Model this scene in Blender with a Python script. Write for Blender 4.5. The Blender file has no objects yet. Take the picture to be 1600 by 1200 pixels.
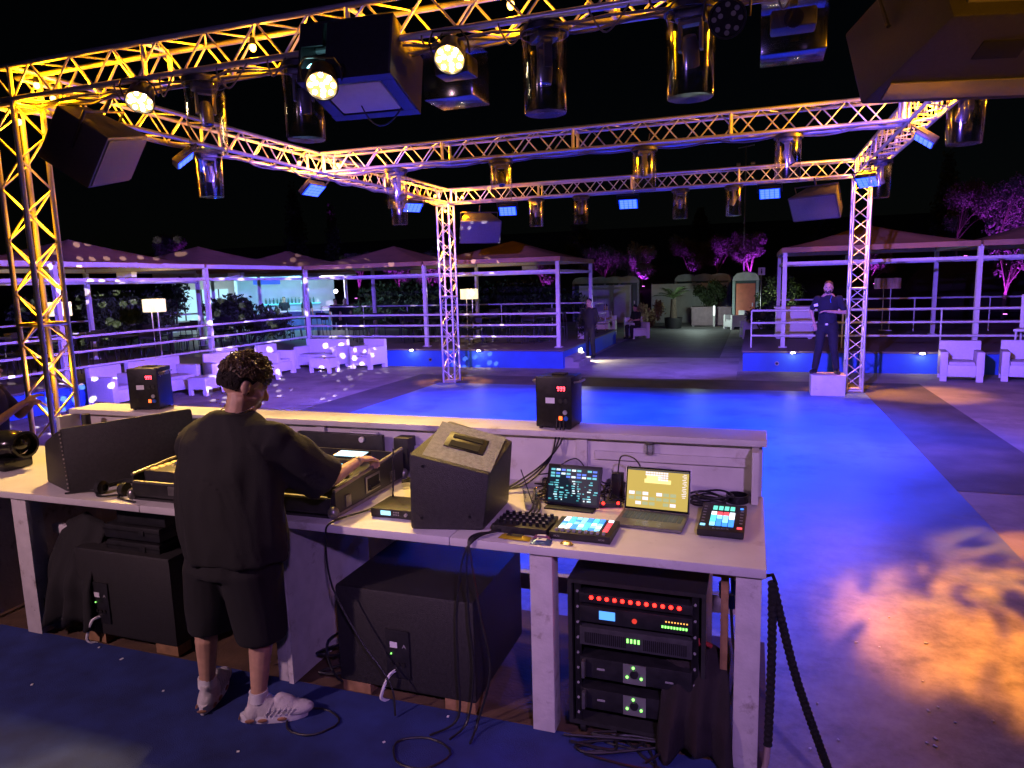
import bpy, bmesh, math, random
import numpy as np
from mathutils import Vector, Matrix, noise as mnoise
random.seed(7); rng = np.random.default_rng(7)
R = math.radians
sc = bpy.context.scene
COL = sc.collection

# ------------------------------------------------------------------ camera
CAM_F, CAM_P, CAM_R, CAM_T, CAM_H = 1086.8, 0.145169, 0.0267633, 0.336063, 2.3
_f = Vector((0, math.cos(CAM_P), -math.sin(CAM_P))); _r0 = Vector((1, 0, 0)); _u0 = Vector((0, math.sin(CAM_P), math.cos(CAM_P)))
_r = _r0*math.cos(CAM_R) - _u0*math.sin(CAM_R); _u = _u0*math.cos(CAM_R) + _r0*math.sin(CAM_R)
_M = Matrix.Rotation(CAM_T, 3, 'Z'); CR, CU, CF = _M@_r, _M@_u, _M@_f
cam_d = bpy.data.cameras.new('camera'); cam = bpy.data.objects.new('camera', cam_d); COL.objects.link(cam)
m4 = Matrix((CR, CU, -CF)).transposed().to_4x4(); m4.translation = Vector((0, 0, CAM_H)); cam.matrix_world = m4
cam_d.sensor_width = 36; cam_d.lens = CAM_F/1600*36; cam_d.clip_end = 600; cam_d.clip_start = .05
sc.camera = cam
def ray(x, y): return CF + CR*((x-800)/CAM_F) - CU*((y-600)/CAM_F)
def px(x, y, depth): return Vector((0, 0, CAM_H)) + ray(x, y)*depth
def pxz(x, y, z): d = ray(x, y); return Vector((0, 0, CAM_H)) + d*((z-CAM_H)/d.z)
def pxY(x, y, Y): d = ray(x, y); return Vector((0, 0, CAM_H)) + d*(Y/d.y)

# ------------------------------------------------------------------ world: a clear night
world = bpy.data.worlds.new('World'); sc.world = world; world.use_nodes = True
wn = world.node_tree.nodes; wl = world.node_tree.links
sky = wn.new('ShaderNodeTexSky'); sky.sky_type = 'NISHITA'; sky.sun_disc = False
sky.sun_elevation = R(25); sky.sun_rotation = R(200)
wl.new(sky.outputs[0], wn['Background'].inputs[0]); wn['Background'].inputs[1].default_value = 0.0002
sd = bpy.data.lights.new('moon', 'SUN'); so = bpy.data.objects.new('moon', sd); COL.objects.link(so)
sd.energy = 0.006; sd.angle = R(.5); sd.color = (.8, .85, 1); so.rotation_euler = (R(50), 0, R(200))
sc.view_settings.view_transform = 'Standard'; sc.view_settings.look = 'None'
sc.view_settings.exposure = .3; sc.view_settings.gamma = 1; sc.view_settings.use_curve_mapping = False
sc.render.engine = 'CYCLES'; sc.cycles.use_denoising = True; sc.cycles.use_light_tree = True
sc.cycles.max_bounces = 5; sc.cycles.diffuse_bounces = 2; sc.cycles.glossy_bounces = 2
sc.cycles.transmission_bounces = 3; sc.cycles.transparent_max_bounces = 12
sc.cycles.sample_clamp_indirect = 3; sc.cycles.caustics_reflective = False; sc.cycles.caustics_refractive = False

# ------------------------------------------------------------------ materials
MATS = {}
def mat(name, col=(.5, .5, .5), rough=.6, metal=0, var=.15, scale=6, bump=0, bscale=40, emit=None, estr=0, spec=.5, stain=None, stscale=1.2, stlo=.5, coat=0):
    if name in MATS: return MATS[name]
    m = bpy.data.materials.new(name); m.use_nodes = True; nt = m.node_tree; n = nt.nodes; l = nt.links
    b = n['Principled BSDF']; b.inputs['Roughness'].default_value = rough; b.inputs['Metallic'].default_value = metal
    b.inputs['Specular IOR Level'].default_value = spec; b.inputs['Coat Weight'].default_value = coat
    tc = n.new('ShaderNodeTexCoord'); out = None
    if var > 0:
        t = n.new('ShaderNodeTexNoise'); t.inputs['Scale'].default_value = scale; t.inputs['Detail'].default_value = 5
        l.new(tc.outputs['Object'], t.inputs['Vector'])
        rp = n.new('ShaderNodeMapRange'); rp.inputs[1].default_value = .3; rp.inputs[2].default_value = .7
        rp.inputs[3].default_value = 1-var; rp.inputs[4].default_value = 1+var
        l.new(t.outputs[0], rp.inputs[0])
        mx = n.new('ShaderNodeVectorMath'); mx.operation = 'SCALE'; mx.inputs[0].default_value = col
        l.new(rp.outputs[0], mx.inputs['Scale']); out = mx.outputs[0]
        rr = n.new('ShaderNodeMapRange'); rr.inputs[3].default_value = max(0, rough-.1); rr.inputs[4].default_value = min(1, rough+.1)
        l.new(t.outputs[0], rr.inputs[0]); l.new(rr.outputs[0], b.inputs['Roughness'])
    if stain:
        t2 = n.new('ShaderNodeTexNoise'); t2.inputs['Scale'].default_value = stscale; t2.inputs['Detail'].default_value = 9; t2.inputs['Roughness'].default_value = .68
        l.new(tc.outputs['Object'], t2.inputs['Vector'])
        r2 = n.new('ShaderNodeMapRange'); r2.inputs[1].default_value = stlo; r2.inputs[2].default_value = stlo+.16
        l.new(t2.outputs[0], r2.inputs[0])
        mm = n.new('ShaderNodeMix'); mm.data_type = 'RGBA'; mm.inputs[7].default_value = (*stain, 1)
        if out: l.new(out, mm.inputs[6])
        else: mm.inputs[6].default_value = (*col, 1)
        l.new(r2.outputs[0], mm.inputs[0]); out = mm.outputs[2]
    if out: l.new(out, b.inputs['Base Color'])
    else: b.inputs['Base Color'].default_value = (*col, 1)
    if bump:
        t3 = n.new('ShaderNodeTexNoise'); t3.inputs['Scale'].default_value = bscale; t3.inputs['Detail'].default_value = 4
        l.new(tc.outputs['Object'], t3.inputs['Vector'])
        bp = n.new('ShaderNodeBump'); bp.inputs['Strength'].default_value = bump; bp.inputs['Distance'].default_value = .02
        l.new(t3.outputs[0], bp.inputs['Height']); l.new(bp.outputs[0], b.inputs['Normal'])
    if emit:
        b.inputs['Emission Color'].default_value = (*emit, 1); b.inputs['Emission Strength'].default_value = estr
    MATS[name] = m; return m
def clear_mat(name, tint=(1, 1, 1), gl=.12):
    m = bpy.data.materials.new(name); m.use_nodes = True; n = m.node_tree.nodes; l = m.node_tree.links; n.clear()
    o = n.new('ShaderNodeOutputMaterial'); mx = n.new('ShaderNodeMixShader'); t = n.new('ShaderNodeBsdfTransparent'); t.inputs[0].default_value = (*tint, 1)
    g = n.new('ShaderNodeBsdfGlossy'); g.inputs['Roughness'].default_value = .12
    lw = n.new('ShaderNodeLayerWeight'); lw.inputs[0].default_value = .35
    mr = n.new('ShaderNodeMapRange'); mr.inputs[3].default_value = gl*.5; mr.inputs[4].default_value = min(1, gl*4)
    l.new(lw.outputs['Facing'], mr.inputs[0]); l.new(mr.outputs[0], mx.inputs[0])
    l.new(t.outputs[0], mx.inputs[1]); l.new(g.outputs[0], mx.inputs[2]); l.new(mx.outputs[0], o.inputs[0])
    MATS[name] = m; return m
def emat(name, col, s): return mat(name, tuple(c*.3 for c in col), .4, var=0, emit=col, estr=s)

M_alu = mat('aluminium', (.72, .72, .74), .38, .75, .08, 20)
M_black = mat('black_plastic', (.016, .016, .018), .45, 0, .3, 30, .1, 200)
M_tolex = mat('speaker_coating', (.026, .025, .024), .5, 0, .3, 60, .35, 260, stain=(.12, .11, .1), stscale=14, stlo=.72)
M_blackmetal = mat('black_metal', (.02, .02, .022), .4, .5, .3, 30)
M_white = mat('white_paint', (.64, .62, .61), .5, 0, .06, 8, .08, 60, stain=(.38, .33, .28), stscale=6, stlo=.6)
M_worn = mat('worn_white_paint', (.6, .57, .55), .6, 0, .1, 12, .15, 50, stain=(.2, .15, .11), stscale=9, stlo=.58)
M_plastic = mat('white_plastic', (.78, .78, .8), .45, 0, .04, 20, .1, 120)
M_steelwhite = mat('white_steel', (.74, .74, .76), .4, 0, .06, 12)
M_canvas = mat('beige_canvas', (.42, .25, .13), .85, 0, .14, 3, .1, 30, stain=(.28, .16, .09), stscale=1.5, stlo=.6)
M_wood = mat('raw_wood', (.3, .17, .08), .7, 0, .3, 14, .2, 50)
M_ply = mat('board_wood', (.1, .058, .032), .75, 0, .3, 9, .2, 50)
M_clear = clear_mat('clear_plastic', (.97, .975, .99), .15)
M_cup = clear_mat('cup_plastic', (.8, .82, .86), .25)
M_glassdark = mat('screen_glass', (.01, .01, .012), .15, 0, 0)
M_leaf = mat('leaf', (.06, .1, .03), .6, 0, .5, 3)
M_leafd = mat('leaf_dark', (.03, .05, .02), .6, 0, .5, 3)
M_olive = mat('leaf_olive', (.12, .12, .1), .6, 0, .4, 3)
M_bark = mat('bark', (.08, .06, .045), .9, 0, .35, 10, .5, 30)
M_skin = mat('skin', (.56, .34, .22), .5, 0, .1, 30, .05, 200)
M_cotton = mat('black_cotton', (.013, .013, .013), .85, 0, .25, 8, .25, 300)
M_hair = mat('dark_hair', (.018, .012, .009), .9, 0, .3, 60)

# ------------------------------------------------------------------ mesh builder
class MB:
    def __init__(s): s.v = []; s.f = []; s.sm = []; s.mi = []; s.cur = 0
    def add(s, vs, fs, smooth=False, T=None):
        o = len(s.v)
        s.v += [tuple(T@Vector(v)) if T is not None else tuple(v) for v in vs]
        for f in fs: s.f.append([i+o for i in f]); s.sm.append(smooth); s.mi.append(s.cur)
        return s
    def box(s, c, d, T=None, bev=0):
        x, y, z = c; a, b, h = d[0]/2, d[1]/2, d[2]/2
        if bev > 0:
            bm = bmesh.new(); bmesh.ops.create_cube(bm, size=1)
            for v in bm.verts: v.co = Vector((v.co.x*d[0]+x, v.co.y*d[1]+y, v.co.z*d[2]+z))
            bmesh.ops.bevel(bm, geom=bm.edges[:], offset=bev, segments=2, profile=.6, affect='EDGES')
            bm.verts.index_update(); s.add([v.co[:] for v in bm.verts], [[v.index for v in f.verts] for f in bm.faces], True, T); bm.free(); return s
        vs = [(x+i*a, y+j*b, z+k*h) for k in (-1, 1) for j in (-1, 1) for i in (-1, 1)]
        return s.add(vs, [(0, 2, 3, 1), (4, 5, 7, 6), (0, 1, 5, 4), (2, 6, 7, 3), (0, 4, 6, 2), (1, 3, 7, 5)], False, T)
    def hexa(s, P, bev=0):   # 8 corners: bottom 4 (ccw), top 4
        bm = bmesh.new(); vs = [bm.verts.new(p) for p in P]
        for f in ((0, 3, 2, 1), (4, 5, 6, 7), (0, 1, 5, 4), (1, 2, 6, 5), (2, 3, 7, 6), (3, 0, 4, 7)): bm.faces.new([vs[i] for i in f])
        bmesh.ops.recalc_face_normals(bm, faces=bm.faces[:])
        if bev: bmesh.ops.bevel(bm, geom=bm.edges[:], offset=bev, segments=2, profile=.6, affect='EDGES')
        bm.verts.index_update(); s.add([v.co[:] for v in bm.verts], [[v.index for v in f.verts] for f in bm.faces], bev > 0); bm.free(); return s
    def cyl(s, p0, p1, r0, r1=None, n=12, cap=True, T=None):
        r1 = r0 if r1 is None else r1; p0 = Vector(p0); p1 = Vector(p1); d = (p1-p0).normalized()
        a = d.orthogonal().normalized(); b = d.cross(a); vs = []
        for p, r in ((p0, r0), (p1, r1)):
            for i in range(n):
                t = 2*math.pi*i/n; vs.append(p+a*(r*math.cos(t))+b*(r*math.sin(t)))
        s.add(vs, [(i, (i+1) % n, n+(i+1) % n, n+i) for i in range(n)], True, T)
        if cap:
            o = len(s.v)-2*n
            s.f += [list(range(o+n-1, o-1, -1)), list(range(o+n, o+2*n))]; s.sm += [False]*2; s.mi += [s.cur]*2
        return s
    def tube(s, pts, r, n=6, T=None):
        pts = [Vector(p) for p in pts]; vs = []; fs = []; m = len(pts); a = None
        for k, p in enumerate(pts):
            d = (pts[min(k+1, m-1)]-pts[max(k-1, 0)]).normalized()
            if a is None: a = d.orthogonal().normalized()
            a = (a-d*a.dot(d)); a = a.normalized() if a.length > 1e-6 else d.orthogonal().normalized(); b = d.cross(a)
            rr = r[k] if hasattr(r, '__len__') else r
            for i in range(n):
                t = 2*math.pi*i/n; vs.append(p+a*(rr*math.cos(t))+b*(rr*math.sin(t)))
        for k in range(m-1):
            for i in range(n): fs.append((k*n+i, k*n+(i+1) % n, (k+1)*n+(i+1) % n, (k+1)*n+i))
        fs.append(tuple(range(n-1, -1, -1))); fs.append(tuple(range((m-1)*n, m*n)))
        return s.add(vs, fs, True, T)
    def lathe(s, prof, n=20, c=(0, 0, 0), T=None, close=False):
        vs = [(c[0]+r*math.cos(2*math.pi*i/n), c[1]+r*math.sin(2*math.pi*i/n), c[2]+z) for r, z in prof for i in range(n)]
        fs = [(k*n+i, k*n+(i+1) % n, (k+1)*n+(i+1) % n, (k+1)*n+i) for k in range(len(prof)-1) for i in range(n)]
        return s.add(vs, fs, True, T)
    def sphere(s, c, r, n=12, T=None):
        r = r if hasattr(r, '__len__') else (r, r, r); m = n//2; vs = []; fs = []
        for k in range(m+1):
            ph = math.pi*k/m
            for i in range(n):
                t = 2*math.pi*i/n; vs.append((c[0]+r[0]*math.sin(ph)*math.cos(t), c[1]+r[1]*math.sin(ph)*math.sin(t), c[2]-r[2]*math.cos(ph)))
        for k in range(m):
            for i in range(n): fs.append((k*n+i, k*n+(i+1) % n, (k+1)*n+(i+1) % n, (k+1)*n+i))
        return s.add(vs, fs, True, T)
    def quad(s, a, b, c, d): return s.add([a, b, c, d], [(0, 1, 2, 3)])
    def mesh(s, name, mats):
        me = bpy.data.meshes.new(name); me.from_pydata(s.v, [], s.f)
        for m in (mats if isinstance(mats, (list, tuple)) else [mats]): me.materials.append(m)
        me.polygons.foreach_set('use_smooth', s.sm); me.polygons.foreach_set('material_index', s.mi)
        me.update()
        if any(s.sm): me.set_sharp_from_angle(angle=R(38))
        return me
def mk(name, me, parent=None, loc=(0, 0, 0), rot=(0, 0, 0), scale=None):
    o = bpy.data.objects.new(name, me); COL.objects.link(o); o.location = loc
    if isinstance(rot, Matrix): o.rotation_euler = rot.to_euler()
    else: o.rotation_euler = rot
    if scale: o.scale = scale
    if parent: o.parent = parent
    return o
def ob(name, mb, m, parent=None, **k): return mk(name, mb.mesh(name, m), parent, **k)
def tag(o, label, cat, group=None):
    o['label'] = label; o['category'] = cat
    if group: o['group'] = group
    return o
def thing(name, label, cat, loc=(0, 0, 0), rot=(0, 0, 0), group=None):
    o = bpy.data.objects.new(name, None); COL.objects.link(o); o.location = loc; o.empty_display_size = .1
    o.rotation_euler = rot.to_euler() if isinstance(rot, Matrix) else rot
    return tag(o, label, cat, group)
def struct(name, mb, m, **k): o = ob(name, mb, m, **k); o['kind'] = 'structure'; return o
def stuff(o): o['kind'] = 'stuff'; return o
def copy_tree(o, parent=None):
    c = o.copy(); COL.objects.link(c); c.parent = parent
    for ch in o.children: copy_tree(ch, c)
    return c
def dup(o, loc, rot=None, label=None, group=None):
    c = copy_tree(o); c.location = loc
    if rot is not None: c.rotation_euler = rot.to_euler() if isinstance(rot, Matrix) else rot
    if label: c['label'] = label
    if group: c['group'] = group
    return c
def light(kind, name, parent, loc, col, power, aim=None, size=.05, spot=70, blend=.5):
    d = bpy.data.lights.new(name, kind); d.color = col; d.energy = power
    if kind != 'AREA': d.shadow_soft_size = size
    if kind == 'SPOT': d.spot_size = R(spot); d.spot_blend = blend
    o = bpy.data.objects.new(name, d); COL.objects.link(o); o.location = loc
    if parent: o.parent = parent
    if aim is not None: o.rotation_euler = Vector(aim).to_track_quat('-Z', 'Y').to_euler()
    return o
def look(direction, up='Z'):   # rotation whose local -Y... local +Y points along direction
    return Vector(direction).to_track_quat('Y', 'Z').to_matrix()
def arc(p0, p1, sag, n=12, side=(0, 0, 0)):
    p0 = Vector(p0); p1 = Vector(p1); return [p0.lerp(p1, t)+Vector((0, 0, -sag))*4*t*(1-t)+Vector(side)*4*t*(1-t) for t in [i/n for i in range(n+1)]]
def spline(P, n=8):
    P = [Vector(p) for p in P]; Q = [P[0]]+P+[P[-1]]; out = []
    for i in range(1, len(Q)-2):
        for k in range(n):
            t = k/n; a, b, c, d = Q[i-1], Q[i], Q[i+1], Q[i+2]
            out.append(.5*((2*b)+(c-a)*t+(2*a-5*b+4*c-d)*t*t+(3*b-a-3*c+d)*t**3))
    return out+[P[-1]]
AMBER = (1, .34, .001); WARM = (1, .62, .16); BLUE = (.002, .05, 1); MAG = (.52, .04, 1)

# ================================================================== SETTING
M_ground = mat('concrete_ground', (.3, .29, .285), .75, 0, .2, 1.5, .3, 25, stain=(.15, .145, .145), stscale=.45, stlo=.47)
M_dance = mat('painted_dance_floor', (.11, .22, .54), .42, 0, .2, 1.6, .06, 12, stain=(.06, .11, .26), stscale=.9, stlo=.53)
M_asph = mat('asphalt_strip', (.1, .1, .105), .75, 0, .3, 2, .3, 40)
M_path = mat('pale_paving', (.34, .32, .3), .75, 0, .15, 2, .2, 30, stain=(.2, .19, .18), stscale=.8, stlo=.52)
M_bluewall = mat('blue_wall_paint', (.03, .13, .62), .6, 0, .1, 2, .1, 20)
M_deckfloor = mat('terrace_tiles', (.14, .12, .11), .6, 0, .2, 3, .1, 20)
M_carpet = mat('blue_carpet', (.02, .036, .17), .95, 0, .3, 6, .4, 220, stain=(.05, .06, .12), stscale=3.2, stlo=.66)
def worn_near_edge(m, y0, y1, col):
    nt = m.node_tree; n = nt.nodes; l = nt.links; b = n['Principled BSDF']; src = b.inputs['Base Color'].links[0].from_socket
    tc = n.new('ShaderNodeTexCoord'); sp = n.new('ShaderNodeSeparateXYZ'); l.new(tc.outputs['Object'], sp.inputs[0])
    t = n.new('ShaderNodeTexNoise'); t.inputs['Scale'].default_value = .9; t.inputs['Detail'].default_value = 10; t.inputs['Roughness'].default_value = .7; l.new(tc.outputs['Object'], t.inputs['Vector'])
    ad = n.new('ShaderNodeMath'); ad.operation = 'MULTIPLY_ADD'; l.new(t.outputs[0], ad.inputs[0]); ad.inputs[1].default_value = -4; l.new(sp.outputs[1], ad.inputs[2])
    mr = n.new('ShaderNodeMapRange'); mr.inputs[1].default_value = y1-2; mr.inputs[2].default_value = y0-2; l.new(ad.outputs[0], mr.inputs[0])
    t2 = n.new('ShaderNodeTexNoise'); t2.inputs['Scale'].default_value = 3; t2.inputs['Detail'].default_value = 10; t2.inputs['Roughness'].default_value = .75; l.new(tc.outputs['Object'], t2.inputs['Vector'])
    cr = n.new('ShaderNodeMix'); cr.data_type = 'RGBA'; cr.inputs[6].default_value = (*[c*.45 for c in col], 1); cr.inputs[7].default_value = (*[c*1.3 for c in col], 1)
    m2 = n.new('ShaderNodeMapRange'); m2.inputs[1].default_value = .36; m2.inputs[2].default_value = .62; l.new(t2.outputs[0], m2.inputs[0]); l.new(m2.outputs[0], cr.inputs[0])
    mx = n.new('ShaderNodeMix'); mx.data_type = 'RGBA'; l.new(mr.outputs[0], mx.inputs[0]); l.new(src, mx.inputs[6]); l.new(cr.outputs[2], mx.inputs[7]); l.new(mx.outputs[2], b.inputs['Base Color'])
worn_near_edge(M_dance, 5.0, 7.6, (.27, .26, .25))
def sheet(x0, x1, y0, y1, z, n=1):
    mb = MB(); mb.quad((x0, y0, z), (x1, y0, z), (x1, y1, z), (x0, y1, z)); return mb
struct('ground', sheet(-150, 150, -60, 200, 0), M_ground)
struct('dance_floor', sheet(-6.97, 2.06, 3.0, 14.75, .008), M_dance)
mb = MB()
mb.quad((-8.12, 2, .004), (-6.97, 2, .004), (-6.97, 14.75, .004), (-8.12, 14.75, .004))
mb.quad((-8.12, 14.75, .004), (3.25, 14.75, .004), (3.25, 16.15, .004), (-8.12, 16.15, .004))
mb.quad((2.06, 8.2, .004), (3.25, 8.2, .004), (3.25, 14.75, .004), (2.06, 14.75, .004))
struct('dark_border_strip', mb, M_asph)
struct('pale_path', sheet(-4.7, -.35, 16.15, 20.6, .004), M_path)
struct('rear_path', sheet(-4.6, -.9, 20.6, 33, .004), M_asph)
# terraces: blue rendered plinths with a stone edge
def terrace(name, x0, x1, y0, y1, h=.5):
    mb = MB(); mb.box(((x0+x1)/2, (y0+y1)/2, (h-.05)/2-.01), (x1-x0, y1-y0, h-.03)); o = struct(name, mb, M_bluewall)
    d = MB(); d.box(((x0+x1)/2, (y0+y1)/2, h-.02), (x1-x0+.06, y1-y0+.06, .04)); k = ob('deck', d, M_deckfloor, o); return o
terrace('left_terrace', -24, -12.95, 5, 17.72)
terrace('centre_terrace', -24, -4.74, 17.72, 25.2)
terrace('right_terrace', -.23, 13, 17.8, 25)
mb = MB(); mb.box((-4.6, 18.6, .08), (.5, 1.4, .16)); mb.box((-4.68, 18.6, .22), (.34, 1.4, .12)); struct('terrace_steps', mb, M_path)
# stage floor with blue carpet
ZS = .25
mb = MB(); mb.box((-4.95, .2, .12), (10.1, 5.3, .24)); so_ = struct('stage_platform', mb, M_ply)
ob('carpet', sheet(-9.98, .08, -2.4, 2.83, ZS), M_carpet, so_)
mb = MB(); mb.box((-4.95, 3.43, .11), (10.1, 1.1, .22)); struct('boards_under_desk', mb, M_ply)
# hillside
NX, NY = 60, 14; mb = MB(); vs = []; fs = []
for j in range(NY):
    for i in range(NX):
        x = -110+200*i/(NX-1); y = 38+70*(j/(NY-1))**1.5; t = (y-38)
        z = -.1+min(t/4, 1)*1.5+max(t-4, 0)*.13
        vs.append((x, y, z))
for j in range(NY-1):
    for i in range(NX-1): fs.append((j*NX+i, j*NX+i+1, (j+1)*NX+i+1, (j+1)*NX+i))
mb.add(vs, fs, True); struct('hillside', mb, mat('dark_soil', (.045, .04, .028), .95, 0, .4, .5, .5, 6))

# ================================================================== PERGOLAS
def pergola(label, posts, roofs, beams, zt=2.87):
    t = thing('pergola', label, 'pergola', (*posts[0], .5))
    ox, oy = posts[0]
    pm_ = MB(); pm_.box((0, 0, (zt-.5)/2), (.1, .1, zt-.5)); pm_.box((0, 0, .01), (.2, .2, .02)); pme = pm_.mesh('post', M_steelwhite)
    for (x, y) in posts: mk('post', pme, t, (x-ox, y-oy, 0))
    for (x0, y0), (x1, y1) in beams:
        for z, s in ((zt+.03, .1), (zt-.29, .07)):
            b = MB(); L = Vector((x1-x0, y1-y0, 0)).length
            T = Matrix.Translation(((x0+x1)/2-ox, (y0+y1)/2-oy, z-.5))@Matrix.Rotation(math.atan2(y1-y0, x1-x0), 4, 'Z')
            b.box((0, 0, 0), (L-.1, s*.7, s), T); ob('beam', b, M_steelwhite, t)
    for (x0, x1, y0, y1) in roofs:
        cx, cy = (x0+x1)/2-ox, (y0+y1)/2-oy; hx, hy = (x1-x0)/2, (y1-y0)/2; n = 10; vs = []; fs = []
        for k in range(n+1):    # a slightly sagging pyramid
            s = 1-k/n; z = zt+.09-.5+.6*(k/n)**1.25
            ring = []
            for e in range(4):
                for q in range(6):
                    u = q/6*2-1
                    X, Y = [(u, -1), (1, u), (-u, 1), (-1, -u)][e]
                    ring.append((cx+X*hx*s, cy+Y*hy*s, z-.05*s*(1-u*u)*(k/n)))
            vs += ring
        for k in range(n):
            for i in range(24): fs.append((k*24+i, k*24+(i+1) % 24, (k+1)*24+(i+1) % 24, (k+1)*24+i))
        r = MB(); r.add(vs, fs, True)
        v2 = []; b0 = [vs[i] for i in range(24)]   # hanging valance
        r.add(b0+[(a, b, c-.12) for a, b, c in b0], [(i, i+24, (i+1) % 24+24, (i+1) % 24) for i in range(24)])
        ro = ob('canvas_roof', r, M_canvas, t)
        h = MB(); h.box((cx, cy, zt-.8+.02), (.5, .25, .14)); 
        ob('heater_box', MB().box((cx, cy+hy-.5, zt-.62), (.5, .16, .13)), M_steelwhite, t)
    return t
bx = [-13.1, -9.05, -5.05]; Y0, Y1 = 18.45, 22.5
pergola('two-bay white steel pergola with beige canvas roofs on the terrace beside the central truss tower',
        [(x, y) for x in bx for y in (Y0, Y1)], [(bx[0]+.03, bx[1]-.03, Y0-.1, Y1+.1), (bx[1]+.03, bx[2]+.1, Y0-.1, Y1+.1)],
        [((bx[i], y), (bx[i+1], y)) for i in (0, 1) for y in (Y0, Y1)]+[((x, Y0), (x, Y1)) for x in bx])
ly = [6.15, 10.25, 14.33, 18.35]; X0, X1 = -17.2, -13.15
pergola('long white pergola with beige canvas roofs behind the row of white armchairs',
        [(x, y) for y in ly[:3] for x in (X1, X0)]+[(X0, ly[3])], [(X0, X1, ly[i]+.03, ly[i+1]-.03) for i in range(3)]+[(X0, X1-.05, 18.5, 22.4)],
        [((x, ly[i]), (x, ly[i+1])) for i in range(3) for x in (X0, X1)]+[((X0, y), (X1, y)) for y in ly[:3]])
rx = [.7, 4.85, 9.0]; RY0, RY1 = 18.72, 22.8
pergola('white pergola with beige canvas roofs on the terrace behind the man on the white box',
        [(x, y) for x in rx for y in (RY0, RY1)], [(rx[0]-.08, rx[1]-.03, RY0-.1, RY1+.1), (rx[1]+.03, rx[2]+.1, RY0-.1, RY1+.1)],
        [((rx[i], y), (rx[i+1], y)) for i in (0, 1) for y in (RY0, RY1)]+[((x, RY0), (x, RY1)) for x in rx])
def railing(label, pts, zs=(1.43, 1.12, .8), r=.028, posts=True):
    o = pts[0]; t = thing('railing', label, 'railing', (o[0], o[1], .5))
    for a, b in zip(pts[:-1], pts[1:]):
        for z in zs:
            ob('rail', MB().cyl((a[0]-o[0], a[1]-o[1], z-.5), (b[0]-o[0], b[1]-o[1], z-.5), r, n=10), M_steelwhite, t)
        if posts:
            L = math.hypot(b[0]-a[0], b[1]-a[1]); n = max(1, round(L/2.05))
            for k in range(n+1):
                p = (a[0]+(b[0]-a[0])*k/n-o[0], a[1]+(b[1]-a[1])*k/n-o[1])
                ob('baluster', MB().cyl((*p, 0), (*p, max(zs)-.5), .018, n=8), M_steelwhite, t)
    return t
railing('three-bar white railing along the front of the terrace beside the central truss tower', [(-12.98, 18.36), (-5.05, 18.36)], posts=False)
railing('three-bar white railing behind the row of white armchairs', [(-13.04, 5.3), (-13.04, 18.2)], posts=False)
railing('white two-bar railing at the rear of the terrace beside the central truss tower', [(-16.8, 24.6), (-5.0, 24.6), (-5.0, 22.7)], zs=(1.5, 1.15))
railing('white two-bar railing behind the floor lamps under the long pergola', [(-18.6, 6), (-18.6, 20)], zs=(1.5, 1.15))
railing('three-bar white railing with a gate end behind the man on the white box', [(-.05, 18.62), (12.5, 18.62)])
railing('white two-bar railing at the rear of the terrace behind the man on the white box', [(.7, 24.2), (12.5, 24.2)], zs=(1.5, 1.15))

# ================================================================== TRUSS
TB, TS = 4.11, .29        # underside and width of the square truss
CHORD = MB().cyl((0, 0, 0), (0, 0, 1), .025, n=12).mesh('chord', M_alu)
BR_L = math.hypot(.25, TS); BRACE = MB().cyl((0, 0, 0), (0, 0, BR_L), .0095, n=8, cap=False).mesh('brace', M_alu)
def frame_at(t, name, c, ax):
    mb = MB(); h = TS/2; s = .022
    for a, b in (((-1, -1), (1, -1)), ((1, -1), (1, 1)), ((1, 1), (-1, 1)), ((-1, 1), (-1, -1))):
        P = [Vector((0, 0, 0)), Vector((0, 0, 0))]
        for k, q in enumerate((a, b)):
            e = [q[0]*h, q[1]*h]; v = [0, 0, 0]; i = 0
            for d in range(3):
                if d != ax: v[d] = e[i]; i += 1
            P[k] = Vector(v)+Vector(c)
        mb.cyl(P[0], P[1], s, n=8)
    return ob(name, mb, M_alu, t)
def truss(label, p0, p1, joints=(), extra=0):
    """p0, p1: centre line; axis aligned."""
    p0 = Vector(p0); p1 = Vector(p1); d = p1-p0; L = d.length; ax = max(range(3), key=lambda i: abs(d[i])); u = d/L
    t = thing('truss_tower' if ax == 2 else 'truss_beam', label, 'truss', p0)
    o1, o2 = [i for i in range(3) if i != ax]; h = TS/2
    e1 = Vector([1 if i == o1 else 0 for i in range(3)]); e2 = Vector([1 if i == o2 else 0 for i in range(3)])
    q = u.to_track_quat('Z', 'X').to_euler()
    for a in (-1, 1):
        for b in (-1, 1): mk('chord', CHORD, t, e1*(a*h)+e2*(b*h), q, (1, 1, L))
    n = int(L/.25)
    for fi, (A, B) in enumerate(((e1, e2), (e1, -e2), (e2, e1), (e2, -e1))):   # face: runs across A at offset B
        for k in range(n):
            s = 1 if (k+fi) % 2 else -1
            a = u*(k*.25+.06)+A*(h*s)+B*h; b = u*(k*.25+.31)-A*(h*s)+B*h
            mk('brace', BRACE, t, a, (b-a).to_track_quat('Z', 'X').to_euler())
    for f in joints: frame_at(t, 'joint_frame', u*f, ax)
    return t
zc = TB+TS/2; LX, RX = -6.71, 1.87; YF, YM, YB = 5.06, 9.98, 14.91
truss('front overhead truss beam carrying the projector and the white par lamps', (LX-.15, YF, zc), (6.2, YF, zc), (.3, 1.9, 3.9, 5.9, 7.9))
truss('left overhead truss beam running away over the lounge edge of the dance floor', (LX, YF+.16, zc), (LX, YB+.15, zc), (.2, 2.4, 4.7, 7.2, 9.7))
truss('middle overhead truss beam crossing the dance floor', (LX+.17, YM, zc), (RX-.17, YM, zc), (.05, 2.1, 4.1, 6.2, 8.2))
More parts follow.
